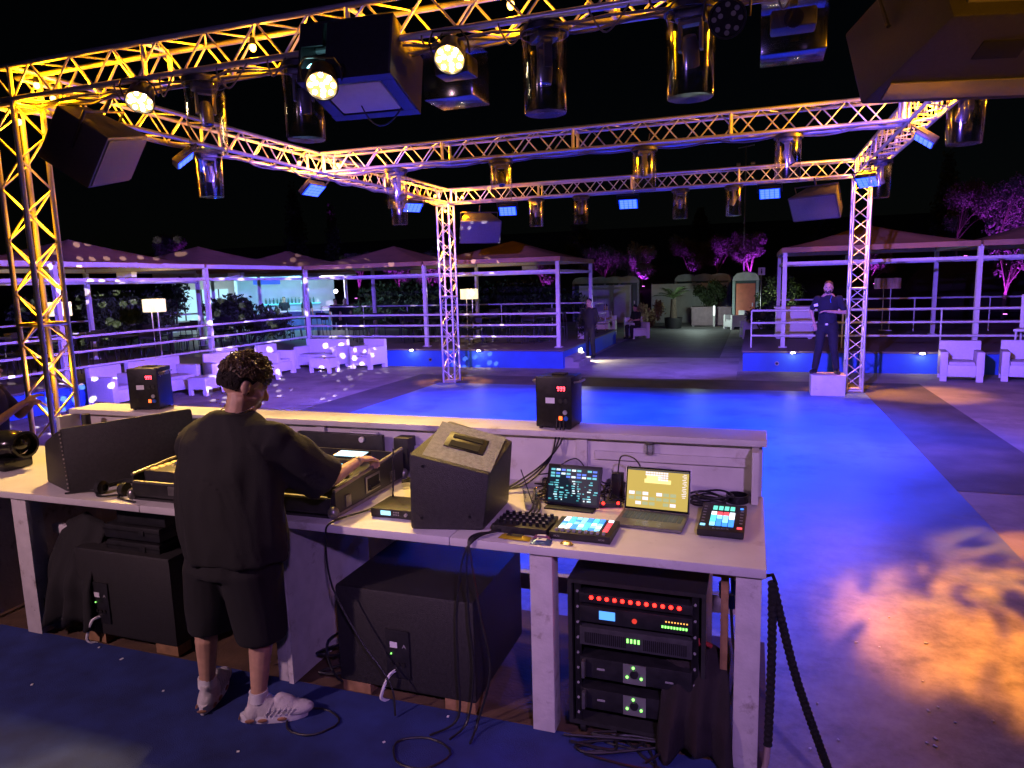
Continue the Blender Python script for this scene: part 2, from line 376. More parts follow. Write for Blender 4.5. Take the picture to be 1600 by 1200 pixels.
truss('far overhead truss beam between the two far truss towers', (LX+.17, YB, zc), (RX+.15, YB, zc), (.05, 2.1, 4.1, 6.2, 8.3))
truss('right overhead truss beam lit amber above the man on the white box', (RX, YF+.16, zc), (RX, YB-.17, zc), (.2, 2.4, 4.7, 7.2, 9.5))
for (x, y, lab) in ((LX, YF, 'truss tower beside the DJ desk, lit amber from inside'), (LX, YB, 'far truss tower standing alone between the lounge and the path'), (RX, YB, 'truss tower with the white box at its foot')):
    truss(lab, (x, y, .01), (x, y, TB), (.03, 2.0, 4.06))
# ================================================================== DJ DESK
DX0, DX1, DY0, DY1, DZ = -5.4, .07, 2.785, 3.76, 1.15
t = thing('dj_desk', 'long white wooden DJ desk with a raised ledge and open space below', 'desk', (0, 0, ZS))
def dp(name, mb, m=None): return ob(name, mb, m or M_white, t, loc=(0, 0, -ZS))
for a, b in ((DX0, -3.15), (-3.146, -1.3), (-1.296, DX1)):
    dp('desk_top', MB().box(((a+b)/2, (DY0+DY1)/2, DZ-.02), (b-a, DY1-DY0, .04), bev=.004))
dp('rear_wall', MB().box(((-4.72+DX1)/2, DY1+.015, 1.2), (DX1-.02+4.72, .03, .46)))
dp('ledge', MB().box(((-4.78+DX1)/2+.01, DY1+.08, 1.445), (DX1+4.78, .27, .035), bev=.005))
dp('end_cheek', MB().box((DX1-.045, DY1-.09, 1.29), (.035, .16, .272), bev=.003))
dp('end_cheek', MB().box((-4.74, DY1-.09, 1.29), (.035, .16, .272), bev=.003))
dp('wall_rail', MB().box((-.4, DY1-.012, 1.33), (.85, .018, .045)))
for x in (-2.62, -1.7, -.9): dp('wall_batten', MB().box((x, DY1-.013, 1.29), (.06, .02, .27)))
# audience side below the top
for i in range(14):
    x = -5.35+i*.225
    dp('front_board', MB().box((x+.11, DY1+.045, .66), (.22, .025, .82)), M_worn)
dp('low_rail', MB().box((-1.1, DY1+.03, .52), (2.25, .05, .1)), M_worn)
dp('low_rail', MB().box((-1.1, DY1+.03, .86), (2.25, .04, .05)), M_worn)
dp('side_panel', MB().box((-2.245, 3.2, .68), (.03, .8, .86)), M_worn)
dp('side_panel', MB().box((-4.62, 3.3, .68), (.03, .8, .86)), M_worn)
dp('rear_post', MB().box((-2.05, 3.68, .68), (.18, .08, .86)), M_worn)
for x, w in ((-4.12, .12), (-2.3, .06), (-.87, .105), (.005, .1)):
    dp('post', MB().box((x, 2.86, .68), (w, .1, .86), bev=.004), M_worn)
dp('wood_batten', MB().box((-.08, 3.05, 1.075), (.12, .25, .07)), M_wood)
dp('wood_batten', MB().box((-3.95, 3.55, .8), (.16, .05, .6)), M_wood)
dp('wood_batten', MB().box((-.09, 2.95, .68), (.03, .07, .86)), M_wood)
dp('wood_batten', MB().box((-.78, 3.5, .68), (.05, .06, .86)), M_wood)
dp('bracket', MB().box((-4.02, 3.0, .86), (.16, .04, .06), bev=.01), M_white)

# ================================================================== RIGGED LIGHTS
def par(loc, aim, lit, label, power=0):
    d = Vector(aim)-Vector(loc); t = thing('par_light', label, 'stage light', loc, look(d), 'par lamps on the front truss')
    b = MB(); b.lathe([(0, -.17), (.075, -.17), (.095, -.14), (.11, -.02), (.118, .0), (.118, .03), (.108, .03), (.105, .012)], 24, T=Matrix.Rotation(R(-90), 4, 'X')); ob('housing', b, M_black, t)
    f = MB().cyl((0, .005, 0), (0, .012, 0), .106, n=24); ob('face_plate', f, emat('par_face_glow', (1, .52, .14), 1.0) if lit else M_blackmetal, t)  # on lit lamps the plate emits, standing in for LED glare
    lm = emat('par_led_lit', (1, .84, .5), 28) if lit else mat('par_lens_off', (.3, .3, .32), .15, 0, 0)
    ring = [(0, .0)]+[(.045*math.cos(a), .045*math.sin(a)) for a in [i*math.pi*2/3+.4 for i in range(3)]]+[(.08*math.cos(a), .08*math.sin(a)) for a in [i*math.pi*2/8 for i in range(8)]]
    led = MB().cyl((0, 0, 0), (0, .012, 0), .0165, .0155, n=14).mesh('led', lm)
    for x, z in ring[1:] if not lit else ring: mk('led', led, t, (x, .012, z))
    y = MB(); y.tube([(-.14, -.05, 0), (-.14, -.05, .1), (-.1, -.05, .17), (.1, -.05, .17), (.14, -.05, .1), (.14, -.05, 0)], .008); ob('yoke', y, M_blackmetal, t)
    if lit: light('SPOT', 'par_beam', t, (0, .06, 0), WARM, power, (0, 1, 0), .09, 64, .8)
    return t
par((-5.05, 4.92, 3.94), (-4.0, 2.9, 1.1), True, 'lit white par lamp beside the corner loudspeaker above the desk end', 620)
par(tuple(pxY(503, 131, 4.55)), (-1.7, 2.2, .8), True, 'lit white par lamp touching the projector housing', 380)
par((-2.12, 4.9, 3.92), (-1.6, 2.0, 1.0), True, 'lit white par lamp between the projector and a clear rain cover', 170)
par((-.2, 4.85, 3.9), (.1, 2.0, 2.9), False, 'unlit par lamp with dark lenses hung against a clear rain cover')
def cover_mesh(h, r):
    b = MB(); b.lathe([(r*.97, 0), (r, -.02), (r*.93, -h), (r*.9, -h-.012), (0, -h-.004)], 28); return b.mesh('rain_cover', M_clear)
CV = cover_mesh(.55, .165); HEADL = mat('lens_glass', (.02, .02, .05), .08, 0, 0, spec=1)
M_fix = mat('fixture_grey', (.09, .09, .1), .35, 0, .2, 20)
def moving_head(loc, tilt, label, group):
    t = thing('moving_head_light', label, 'stage light', loc, (0, 0, random.uniform(0, 6)), group)
    ob('rim', MB().lathe([(.0, .03), (.15, .03), (.178, .012), (.178, -.028), (.165, -.028)], 24), M_black, t)
    mk('rain_cover', CV, t)
    ob('base', MB().box((0, 0, -.035), (.2, .16, .07), bev=.012), M_fix, t)
    y = MB(); y.box((0, 0, -.085), (.15, .07, .03)); y.box((-.07, 0, -.17), (.02, .06, .18)); y.box((.07, 0, -.17), (.02, .06, .18)); ob('yoke', y, M_fix, t)
    h = ob('head', MB().lathe([(0, .09), (.04, .085), (.056, .03), (.054, -.08), (.05, -.11), (.042, -.11)], 20), M_fix, t, loc=(0, 0, -.25), rot=(tilt, 0, 0))
    ob('lens', MB().lathe([(0, -.112), (.035, -.109), (.044, -.105)], 20), HEADL, h)
    c = MB(); c.tube(arc((.06, 0, .03), (.2, .05, .16), .05), .008); ob('power_cable', c, M_black, t)
    return t
GMH = 'moving heads in clear rain covers'
for x, lab in ((-4.48, 'moving head in clear rain cover between the first two lit par lamps'), (-3.49, 'moving head in clear rain cover beside the projector and its par lamp'),
               (-1.455, 'moving head in clear rain cover alone on the front beam past the par lamps'), (-.44, 'moving head in clear rain cover with the unlit par lamp against it')):
    moving_head((x, YF, 4.06), random.uniform(-.6, .6), lab, GMH)
for x, w_ in ((-5.3, 'close to the left beam joint'), (-3.57, 'second from the left beam joint'), (-1.47, 'second from the right beam joint'), (.37, 'close to the right beam joint')): moving_head((x, YM, 4.06), random.uniform(-.6, .6), 'moving head in rain cover under the middle beam, '+w_, GMH)
for x, w_ in ((-4.54, 'next to the flood by the lone tower'), (-3.54, 'just before the middle flood'), (-1.47, 'just past the middle flood'), (-.43, 'next to the flood by the loudspeaker')): moving_head((x, YB, 4.06), random.uniform(-.6, .6), 'rain-covered moving head on the far beam, '+w_, GMH)
for y, w_ in ((7.55, 'beside the flood close to the front truss'), (12.7, 'close to the lone far tower')): moving_head((LX, y, 4.06), .4, 'rain-covered moving head on the left beam, '+w_, GMH)
for y, w_ in ((8.0, 'below the big hanging loudspeaker'), (12.9, 'close to the tower with the white box')): moving_head((RX, y, 4.06), .4, 'rain-covered moving head on the right beam, '+w_, GMH)
E_blue = emat('blue_led', (.05, .1, 1), 3)
def flood(loc, aim, label, power):
    d = Vector(aim)-Vector(loc); t = thing('led_flood', label, 'flood light', loc, look(d), 'blue LED floods under the truss'); t.scale = (1.5, 1.5, 1.35)
    ob('housing', MB().box((0, -.03, 0), (.27, .06, .19), bev=.008), M_blackmetal, t)
    lm = MB().box((0, 0, 0), (.05, .006, .034), bev=.002).mesh('led', E_blue)
    for i in range(4):
        for j in range(4): mk('led', lm, t, (-.0885+i*.059, .004, -.063+j*.042))
    ob('halo_panel', MB().box((0, .0, 0), (.25, .004, .17)), emat('blue_glow_panel', (.0, .03, 1), 3.5), t)  # emissive panel stands in for the blue halo around the LEDs
    y = MB(); y.tube([(-.15, -.03, 0), (-.15, -.03, .15), (.15, -.03, .15), (.15, -.03, 0)], .009); ob('bracket', y, M_blackmetal, t)
    light('SPOT', 'flood_beam', t, (0, .06, 0), BLUE, power, (0, 1, 0), .12, 84, .85); return t
for l, a, lab, p in (((LX, 7.15, 3.9), (-4.4, 9.4, 0), 'blue LED flood on the left beam beside a rain cover close to the front truss', 620),
                     ((LX, 9.84, 3.84), (-3.6, 9.6, 0), 'blue LED flood where the left and middle beams meet', 1500),
                     ((LX, 13.3, 3.88), (-4.2, 11.3, 0), 'blue LED flood on the left beam close to the far truss tower', 1500),
                     ((-5.2, YB, 3.86), (-4.4, 11.2, 0), 'blue LED flood on the far beam just past the lone truss tower', 1500),
                     ((-2.53, YB, 3.85), (-2.3, 11, 0), 'blue LED flood at the middle of the far beam', 1500),
                     ((.24, YB, 3.88), (-.1, 11, 0), 'blue LED flood on the far beam beside the hanging loudspeaker', 1500),
                     ((RX, 9.79, 3.84), (-.9, 10.2, 0), 'blue LED flood on the right beam below the amber lamp', 1500),
                     ((RX, 14.2, 3.9), (.0, 11.4, 0), 'blue LED flood on the right beam beside the far corner', 1500)): flood(l, a, lab, p)
E_amber = emat('amber_bulb', (1, .6, .12), 7)
def amber(loc, label, power, beams=()):
    t = thing('amber_lamp', label, 'stage light', loc, group='amber lamps inside the truss')
    ob('bulb', MB().sphere((0, 0, 0), (.028, .028, .034), 12), E_amber, t)
    ob('socket', MB().lathe([(0, .075), (.02, .075), (.028, .03), (.02, .02)], 14), M_blackmetal, t)
    light('POINT', 'amber_glow', t, (0, 0, -.045), AMBER, power, size=.035)
    for aim, spot, p in beams: light('SPOT', 'amber_beam', t, Vector(aim).normalized()*.06, AMBER, p, aim, .04, spot, .7)
    return t
PX, NXX, PY, NY_ = (1, 0, 0), (-1, 0, 0), (0, 1, 0), (0, -1, 0)
amber((-6.42, YF, 4.25), 'amber lamp inside the front beam at the tower beside the DJ desk', 90, [((1, 0, .02), 38, 937)])
amber((-3.95, YF, 4.27), 'amber lamp inside the front beam above a rain cover', 22, [((1, 0, .02), 40, 487), ((-1, 0, .02), 40, 487)])
amber((-1.7, YF, 4.27), 'amber lamp inside the front beam above the white par lamp', 22, [((1, 0, .02), 40, 487), ((-1, 0, .02), 40, 487)])
amber((.75, YF, 4.27), 'amber lamp inside the front beam beside the big loudspeaker', 22, [((1, 0, .02), 40, 375), ((-1, 0, .02), 40, 487)])
amber((LX, 5.45, 4.25), 'amber lamp inside the near end of the left beam', 30, [((0, 1, .02), 38, 937)])
amber((LX, 9.5, 4.22), 'amber lamp inside the left beam at the middle joint', 110, [((0, -1, .02), 38, 656), ((0, 1, .02), 38, 787)])
amber((-6.33, YM, 4.23), 'amber lamp inside the start of the middle beam', 34, [((1, 0, .02), 38, 937)])
amber((LX, 14.4, 4.23), 'amber lamp at the far end of the left beam', 60, [((0, -1, .02), 38, 843)])
amber((-6.28, YB, 4.23), 'amber lamp at the start of the far beam by the lone tower', 60, [((1, 0, .02), 38, 937), ((.13, -.12, -1), 26, 800)])
amber((RX, 14.62, 4.33), 'amber lamp at the far corner above the man on the box', 150, [((-1, .03, -.02), 38, 843), ((0, -1, -.02), 40, 937), ((.25, .05, -1), 34, 1300)])
amber((RX, 9.5, 4.2), 'glaring amber lamp where the middle and right beams meet', 170, [((-1, .08, .02), 38, 937), ((0, 1, .02), 40, 937), ((0, -1, .02), 60, 400)])
pool = amber((RX, 6.1, 4.2), 'amber lamp inside the near end of the right beam', 10, [((-.06, -.26, -1), 33, 2600), ((.06, .06, -1), 22, 1400)])
for (x, y, lab) in ((LX, YF, 'amber lamp inside the top of the tower beside the DJ desk'), (LX, YB, 'amber lamp inside the top of the lone far tower'), (RX, YB, 'amber lamp inside the top of the tower with the white box')):
    amber((x, y, 3.95), lab, 26, [((.01, .01, -1), 30, 1700)])
amber((LX, YF, 1.6), 'amber lamp low inside the tower beside the DJ desk', 14, [((.01, .01, 1), 34, 300)])
for o in pool.children:      # noise mask in the pool lamp stands in for frond shadows
    if o.type == 'LIGHT' and o.data.type == 'SPOT':
        d = o.data; d.color = (1, .3, 0); d.use_nodes = True; n = d.node_tree.nodes; l = d.node_tree.links
        tc = n.new('ShaderNodeTexCoord'); sp = n.new('ShaderNodeSeparateXYZ'); l.new(tc.outputs['Normal'], sp.inputs[0]); cb = n.new('ShaderNodeCombineXYZ')
        for i in (0, 1):
            dv = n.new('ShaderNodeMath'); dv.operation = 'DIVIDE'; l.new(sp.outputs[i], dv.inputs[0]); l.new(sp.outputs[2], dv.inputs[1]); l.new(dv.outputs[0], cb.inputs[i])
        mp = n.new('ShaderNodeMapping'); mp.inputs['Rotation'].default_value = (0, 0, R(-38)); mp.inputs['Scale'].default_value = (14, 4.2, 1); l.new(cb.outputs[0], mp.inputs[0])
        t2 = n.new('ShaderNodeTexNoise'); t2.inputs['Scale'].default_value = 1; t2.inputs['Detail'].default_value = 3; t2.inputs['Distortion'].default_value = .6; l.new(mp.outputs[0], t2.inputs['Vector'])
        mr = n.new('ShaderNodeMapRange'); mr.interpolation_type = 'SMOOTHSTEP'; mr.inputs[1].default_value = .36; mr.inputs[2].default_value = .56; mr.inputs[3].default_value = .06; l.new(t2.outputs[0], mr.inputs[0]); l.new(mr.outputs[0], n['Emission'].inputs['Strength'])
# moving-head beam with a dotted gobo
def gobo(loc, aim, power, spot, label_parent=None):
    o = light('SPOT', 'gobo_beam', None, loc, (1, .8, .95), power, Vector(aim)-Vector(loc), .003, spot, .1)
    d = o.data; d.use_nodes = True; n = d.node_tree.nodes; l = d.node_tree.links
    tc = n.new('ShaderNodeTexCoord'); sp = n.new('ShaderNodeSeparateXYZ'); l.new(tc.outputs['Normal'], sp.inputs[0])
    cb = n.new('ShaderNodeCombineXYZ')
    for i in (0, 1):
        dv = n.new('ShaderNodeMath'); dv.operation = 'DIVIDE'; l.new(sp.outputs[i], dv.inputs[0]); l.new(sp.outputs[2], dv.inputs[1]); l.new(dv.outputs[0], cb.inputs[i])
    vo = n.new('ShaderNodeTexVoronoi'); vo.voronoi_dimensions = '2D'; vo.inputs['Scale'].default_value = 34; vo.inputs['Randomness'].default_value = .8; l.new(cb.outputs[0], vo.inputs['Vector'])
    lt = n.new('ShaderNodeMath'); lt.operation = 'LESS_THAN'; lt.inputs[1].default_value = .21; l.new(vo.outputs['Distance'], lt.inputs[0])
    t2 = n.new('ShaderNodeTexVoronoi'); t2.voronoi_dimensions = '2D'; t2.inputs['Scale'].default_value = 4.5; l.new(cb.outputs[0], t2.inputs['Vector'])
    l2 = n.new('ShaderNodeMath'); l2.operation = 'LESS_THAN'; l2.inputs[1].default_value = .42; l.new(t2.outputs['Distance'], l2.inputs[0])
    mu = n.new('ShaderNodeMath'); mu.operation = 'MULTIPLY'; l.new(lt.outputs[0], mu.inputs[0]); l.new(l2.outputs[0], mu.inputs[1])
    l.new(mu.outputs[0], n['Emission'].inputs['Strength']); return o
g1 = gobo((-4.48, YF, 3.42), (-13, 13.0, .8), 17000, 43)
g2 = gobo((-1.47, YM, 3.45), (-9.3, 18.4, 1.3), 7500, 27)
for g, x, y in ((g1, -4.48, YF), (g2, -1.47, YM)):
    for o in COL.objects:
        if o.name.startswith('moving_head_light') and (o.location-Vector((x, y, 4.06))).length < .02:
            loc = g.location.copy(); rot = g.rotation_euler.to_matrix(); Rz = Matrix.Rotation(o.rotation_euler.z, 3, 'Z')
            g.parent = o; g.location = Rz.inverted()@(loc-o.location); g.rotation_euler = (Rz.inverted()@rot).to_euler()
def wash(x, y, aim, col, power, spot, off=(0, 0, -.62)):
    for o in COL.objects:
        if o.name.startswith('moving_head_light') and (o.location-Vector((x, y, 4.06))).length < .02:
            Rz = Matrix.Rotation(o.rotation_euler.z, 3, 'Z'); d = Vector(aim)-(o.location+Vector(off))
            light('SPOT', 'head_beam', o, Rz.inverted()@Vector(off), col, power, Rz.inverted()@d, .06, spot, .8); return
VIO = (.2, .1, 1)
wash(-1.455, YF, (-12, 12.8, 0), VIO, 11000, 52)
wash(-.44, YF, (4.5, 17, .2), VIO, 8000, 54)
wash(-.43, YB, (-2.6, 19.2, 0), VIO, 1500, 70)
wash(-3.49, YF, (-9, 17, .3), VIO, 8000, 52)
# unseen flood bar added behind the camera to light desk, truss and loudspeaker
t = thing('added_rear_beam', 'unseen truss beam added behind the camera to carry floods', 'truss', (-8, -1.6, 4.25))
for a in (-1, 1):
    for b in (-1, 1): mk('chord', CHORD, t, (0, a*TS/2, b*TS/2), (0, R(90), 0), (1, 1, 12))
for x, aim, col, p, cone in ((-4.6, (-3.0, 3.2, 1.0), (.95, .55, .7), 520, 62), (-2.0, (-2.6, 5, 4.0), (.35, .2, 1), 150, 70), (1.2, (-.7, 3.3, .9), (.6, .32, 1), 520, 37), (3.4, (1.45, 4.5, 3.7), (1, .38, .01), 1000, 18)):
    fl = thing('added_flood', 'unseen LED flood added on the beam behind the camera', 'flood light', (x, -1.55, 3.95), look(Vector(aim)-Vector((x, -1.55, 3.95))), 'added floods behind the camera')
    ob('housing', MB().box((0, -.03, 0), (.27, .06, .19), bev=.008), M_blackmetal, fl); ob('led_panel', MB().box((0, .002, 0), (.22, .006, .15)), emat('violet_led', (.6, .3, 1), 3), fl)
    light('SPOT', 'flood_beam', fl, (0, .05, 0), col, p, (0, 1, 0), .1, cone, .8)
# projector in its housing
t = thing('projector_housing', 'black open-fronted projector housing hung under the front truss', 'projector box', (-2.9, 5.0, 3.95), Matrix.Rotation(R(6), 3, 'Z')@Matrix.Rotation(R(-14), 3, 'X')); T0 = t
w, d_, h = .72, .62, .44
ob('side_panel', MB().box((-w/2, 0, 0), (.018, d_, h)), M_black, t); ob('side_panel', MB().box((w/2, 0, 0), (.018, d_, h)), mat('housing_grey', (.05, .05, .055), .5), t)
ob('top_panel', MB().box((0, 0, h/2), (w+.018, d_, .018)), M_black, t); ob('rear_panel', MB().box((0, d_/2, 0), (w, .018, h)), M_black, t)
fr = MB(); fr.box((0, -d_/2+.04, -h/2), (w+.02, .08, .02)); fr.box((0, d_/2-.04, -h/2), (w+.02, .08, .02)); fr.box((-w/2+.05, 0, -h/2), (.1, d_-.17, .02)); fr.box((w/2-.05, 0, -h/2), (.1, d_-.17, .02)); ob('bottom_frame', fr, M_black, t)
fp = MB(); fp.box((.1, -d_/2+.01, 0), (w-.22, .015, h-.02)); fp.box((-w/2+.09, -d_/2+.01, -.17), (.17, .015, .09)); fp.box((-w/2+.09, -d_/2+.01, .13), (.17, .015, .17)); ob('front_panel', fp, M_black, t)
p = ob('projector', MB().box((0, .0, -h/2+.07), (.5, .42, .16), bev=.02), M_plastic, t)
ob('lens', MB().cyl((-.26, -.2, -h/2+.09), (-.26, -.29, -h/2+.09), .05, n=20), emat('projector_lens', (.35, .9, 1), 5), t)
light('SPOT', 'projector_beam', t, (-.26, -.31, -h/2+.1), (.4, .9, 1), 6, (.1, -1, -.1), .03, 60, .6)
ob('cable', MB().tube(arc((-.05, .1, -h/2), (.25, .2, -h/2), .16), .006), M_black, t)
# clear cover boxes beside it and further along the beam
for x, s, lab in ((-2.2, (.4, .35, .4), 'dark light fixture in a clear box cover behind the projector housing'), (.2, (.4, .3, .34), 'dark light fixture in a clear box cover past the unlit par lamp')):
    t = thing('covered_fixture', lab, 'stage light', (x, 5.2, 3.88), group='fixtures in clear boxes')
    ob('clear_box', MB().box((0, 0, 0), s, bev=.01), M_clear, t)
    ob('body', MB().box((0, 0, .06), (s[0]*.7, s[1]*.6, s[2]*.35), bev=.02), M_black, t)
    ob('front_lens', MB().cyl((0, -s[1]*.3, .05), (0, -s[1]*.36, .05), .06, n=16), HEADL, t)
    y = MB(); y.box((0, 0, .21), (.05, .05, .1)); ob('clamp', y, M_blackmetal, t)
for k, x in enumerate((-5.3, -4.8, -4.2, -3.7, -2.35, -1.75, -1.1, -.7, .05, .55)):
    r_ = random.Random(k); w_ = r_.uniform(.12, .3); P = [(x, YF-.14, TB+.02), (x+.03, YF-.19, TB-.06), (x+w_*.5, YF-.2, TB-r_.uniform(.1, .2)), (x+w_, YF-.17, TB-.04), (x+w_+.03, YF-.13, TB+.03)]
    tag(ob('cable_loop', MB().tube(spline(P, 6), .007, 6), mat('cable_sheath', (.12, .11, .1), .5)), 'short loop of cable hanging from the front truss beam', 'cable', 'cable loops on the front truss')
# hanging loudspeakers
M_grille = mat('speaker_grille', (.07, .07, .08), .5, .1, .3, 90, .6, 400)
M_void0 = mat('void_black', (.004, .004, .004), .9, var=0)
def speaker(label, loc, face, size=(.95, .5, .56), roll=0, plate=True):
    d = Vector(face); t = thing('hanging_loudspeaker', label, 'loudspeaker', loc, look(d)@Matrix.Rotation(roll, 3, 'Y'), 'loudspeakers hung from the truss corners')
    a, b, h = size[0]/2, size[1]/2, size[2]/2; k = .62
    ob('cabinet', MB().hexa([(-a*k, -b, -h), (a*k, -b, -h), (a, b, -h), (-a, b, -h), (-a*k, -b, h), (a*k, -b, h), (a, b, h), (-a, b, h)], .018), M_tolex, t)
    ob('grille', MB().box((0, b+.006, 0), (2*a-.06, .014, 2*h-.06), bev=.004), M_grille, t)
    p = ob('rear_plate', MB().box((0, -b-.006, -h*.1), (a*.95, .012, h*1.2), bev=.003), mat('plate_metal', (.42, .42, .42), .35, .6, .1), t)
    ob('handle', MB().box((0, -b-.014, h*.1), (.14, .008, .05), bev=.003), M_black, p)
    ob('handle_recess', MB().box((0, -b*.25, -h-.001), (.24, .12, .01), bev=.003), M_void0, t)
    ob('weather_flap', MB().box((0, b*.66, -h-.004), (a*1.65, b*.42, .008), bev=.002), mat('flap_gloss', (.36, .35, .33), .22, .5, .1), t)
    br = MB(); br.tube([(-a*.86, 0, 0), (-a*.9, 0, h+.1), (a*.9, 0, h+.1), (a*.86, 0, 0)], .014); br.cyl((0, 0, h+.1), (0, 0, h+.26), .02); ob('bracket', br, M_blackmetal, t)
    return t
speaker('large black loudspeaker hung tilted beside the truss tower at the desk end', (-6.12, 5.32, 3.72), (.8, .5, -.55), (.95, .55, .52), .25)
speaker('big black loudspeaker hung from the front beam, its grey plates glowing amber', (1.15, 4.75, 3.66), (-.25, .85, -.5), (1.15, .6, .55), 0)
speaker('small-looking loudspeaker hung beside the tower with the white box', (1.15, 14.95, 3.66), (-.5, -.8, -.5), (.95, .5, .5), 0)
speaker('dim loudspeaker hung beside the lone far tower', (-6.0, 15.15, 3.55), (.5, -.8, -.5), (.95, .5, .55), 0)
# cables tied along the beams
def cable(label, pts, r=.012, m=None, name='cable', n=6):
    return tag(ob(name, MB().tube(pts, r, 7), m or M_black), label, 'cable')
for i in range(3):
    pts = [(LX+.2+8.3*k/60, YF-.1+i*.08+.03*math.sin(k*1.3+i), TB-.03-.035*abs(math.sin(k*.55+i*1.1))) for k in range(61)]
    c = cable('yellow-lit cable sagging along the underside of the front truss beam', pts, .011, mat('cable_sheath', (.12, .11, .1), .5), 'truss_cable'); c['group'] = 'cables under the front truss'
pts = [(LX+.05*math.sin(k), YF+.3+9.2*k/50, TB-.03-.05*abs(math.sin(k*.6))) for k in range(51)]
cable('cable sagging along the underside of the left truss beam', pts, .012, MATS['cable_sheath'], 'truss_cable')
pts = [(LX+.3+8*k/50, YM+.05*math.sin(k), TB-.03-.035*abs(math.sin(k*.6))) for k in range(51)]
cable('cable sagging along the underside of the middle truss beam', pts, .012, MATS['cable_sheath'], 'truss_cable')

# ================================================================== ON THE DESK
def at(t, name, mb, m, **k): return ob(name, mb, m, t, **k)
# right wedge monitor
t = thing('stage_monitor', 'black wedge stage monitor with a recessed handle on its blue-lit top', 'loudspeaker', (-1.33, 3.05, DZ), group='stage monitors on the desk')
o = Vector((-1.33, 3.05, DZ))
P = [Vector(p)-o for p in ((-1.52, 2.83, DZ), (-1.175, 2.9, DZ), (-1.2, 3.34, DZ), (-1.55, 3.3, DZ), (-1.515, 2.835, 1.52), (-1.135, 2.9, 1.425), (-1.13, 3.23, 1.515), (-1.46, 3.19, 1.615))]
at(t, 'cabinet', MB().hexa(P, .018), M_tolex)
tc_ = (P[4]+P[5]+P[6]+P[7])/4; ex = (P[5]-P[4]).normalized(); ey = (P[7]-P[4]).normalized(); nz = ex.cross(ey).normalized(); ey = nz.cross(ex)
T = Matrix((ex, ey, nz)).transposed().to_4x4(); T.translation = tc_
at(t, 'top_skin', MB().box((0, 0, .001), (.335, .31, .004), T), mat('scuffed_blue_lit_coating', (.17, .18, .23), .5, 0, .3, 50, .4, 240, stain=(.4, .38, .36), stscale=25, stlo=.66))  # bluish base colour stands in for blue flood light; scuffs are wear
at(t, 'handle_frame', MB().box((0, .02, .004), (.2, .13, .006), T, .003), M_blackmetal)
at(t, 'handle_slot', MB().box((0, -.012, .008), (.15, .046, .004), T), mat('void_black', (.004, .004, .004), .9, var=0))
at(t, 'handle_slot', MB().box((0, .052, .008), (.15, .026, .004), T), MATS['void_black'])
fx = (P[1]-P[0]).normalized(); fz = ((P[4]-P[0])).normalized(); fn = fx.cross(fz)
sc_ = MB().cyl((0, 0, -.002), (0, 0, .004), .008, n=12)
for u, v in ((.06, .06), (.29, .07), (.07, .31), (.25, .24)):
    q = P[0]+fx*u+fz*v+fn*.001; at(t, 'screw', MB().cyl(q-fn*.003, q+fn*.004, .008, n=12), M_blackmetal)
# left wedge monitor
o = Vector((-3.78, 3.2, DZ)); t = thing('stage_monitor', 'long scratched black stage monitor leaning beside the DJ and the headphones', 'loudspeaker', o, group='stage monitors on the desk')
A, B, C, D = (-3.74, 2.85), (-3.3, 3.42), (-3.72, 3.68), (-4.12, 3.0)
P = [Vector((*q, DZ))-o for q in (A, B, C, D)]+[Vector(q)-o for q in ((-3.8, 2.88, 1.53), (-3.36, 3.44, 1.565), (-3.7, 3.66, 1.47), (-4.13, 3.02, 1.40))]
at(t, 'cabinet', MB().hexa(P, .02), M_tolex)
e = MB()
for k in range(16):
    q = P[0].lerp(P[4], (k+.5)/16); s = random.uniform(.003, .007); e.box(q+Vector((.0, -.004, 0)), (s, s, s*1.6))
stuff(at(t, 'edge_wear', e, mat('bare_wood_chips', (.5, .45, .4), .8)))
q = P[1].lerp(P[5], .62)+(P[0]-P[1])*.12; n_ = (P[1]-P[0]).cross(P[4]-P[0]).normalized()
at(t, 'badge', MB().cyl(q, q+n_*.008, .018, n=16), mat('badge_metal', (.5, .48, .45), .4, .7))
# flight case with two players and a mixer
CX0, CX1, CY0, CY1 = -3.28, -1.965, 2.86, 3.62
t = thing('flight_case', 'black flight case base with aluminium edging holding two DJ players and a mixer', 'flight case', ((CX0+CX1)/2, (CY0+CY1)/2, DZ)); o = t.location.copy(); w = CX1-CX0; d_ = CY1-CY0
M_case = mat('case_laminate', (.03, .03, .03), .35, 0, .2, 30, .1, 300); M_edge = mat('case_edging', (.32, .31, .29), .35, .8, .2, 30)
at(t, 'floor', MB().box((0, 0, .012), (w, d_, .02)), M_case)
at(t, 'front_wall', MB().box((0, -d_/2+.006, .06), (w-.03, .012, .09)), M_case); at(t, 'rear_wall', MB().box((0, d_/2-.006, .085), (w-.03, .012, .15)), M_case)
for s in (-1, 1):
    at(t, 'side_wall', MB().hexa([(s*w/2-.006, -d_/2+.02, .005), (s*w/2+.006, -d_/2+.02, .005), (s*w/2+.006, d_/2-.02, .005), (s*w/2-.006, d_/2-.02, .005), (s*w/2-.006, -d_/2+.02, .135), (s*w/2+.006, -d_/2+.02, .135), (s*w/2+.006, d_/2-.02, .185), (s*w/2-.006, d_/2-.02, .185)]), M_case)
    at(t, 'edging', MB().tube([(s*w/2, -d_/2+.02, .138), (s*w/2, d_/2-.02, .188)], .011, 8), M_edge)
    at(t, 'edging', MB().box((s*w/2, 0, .01), (.018, d_-.06, .016)), M_edge)
    for y in (-1, 1): at(t, 'ball_corner', MB().sphere((s*(w/2-.002), y*(d_/2-.008), .03), (.03, .03, .034), 12), M_edge)
at(t, 'edging', MB().box((0, -d_/2, .107), (w-.06, .018, .012)), M_edge)
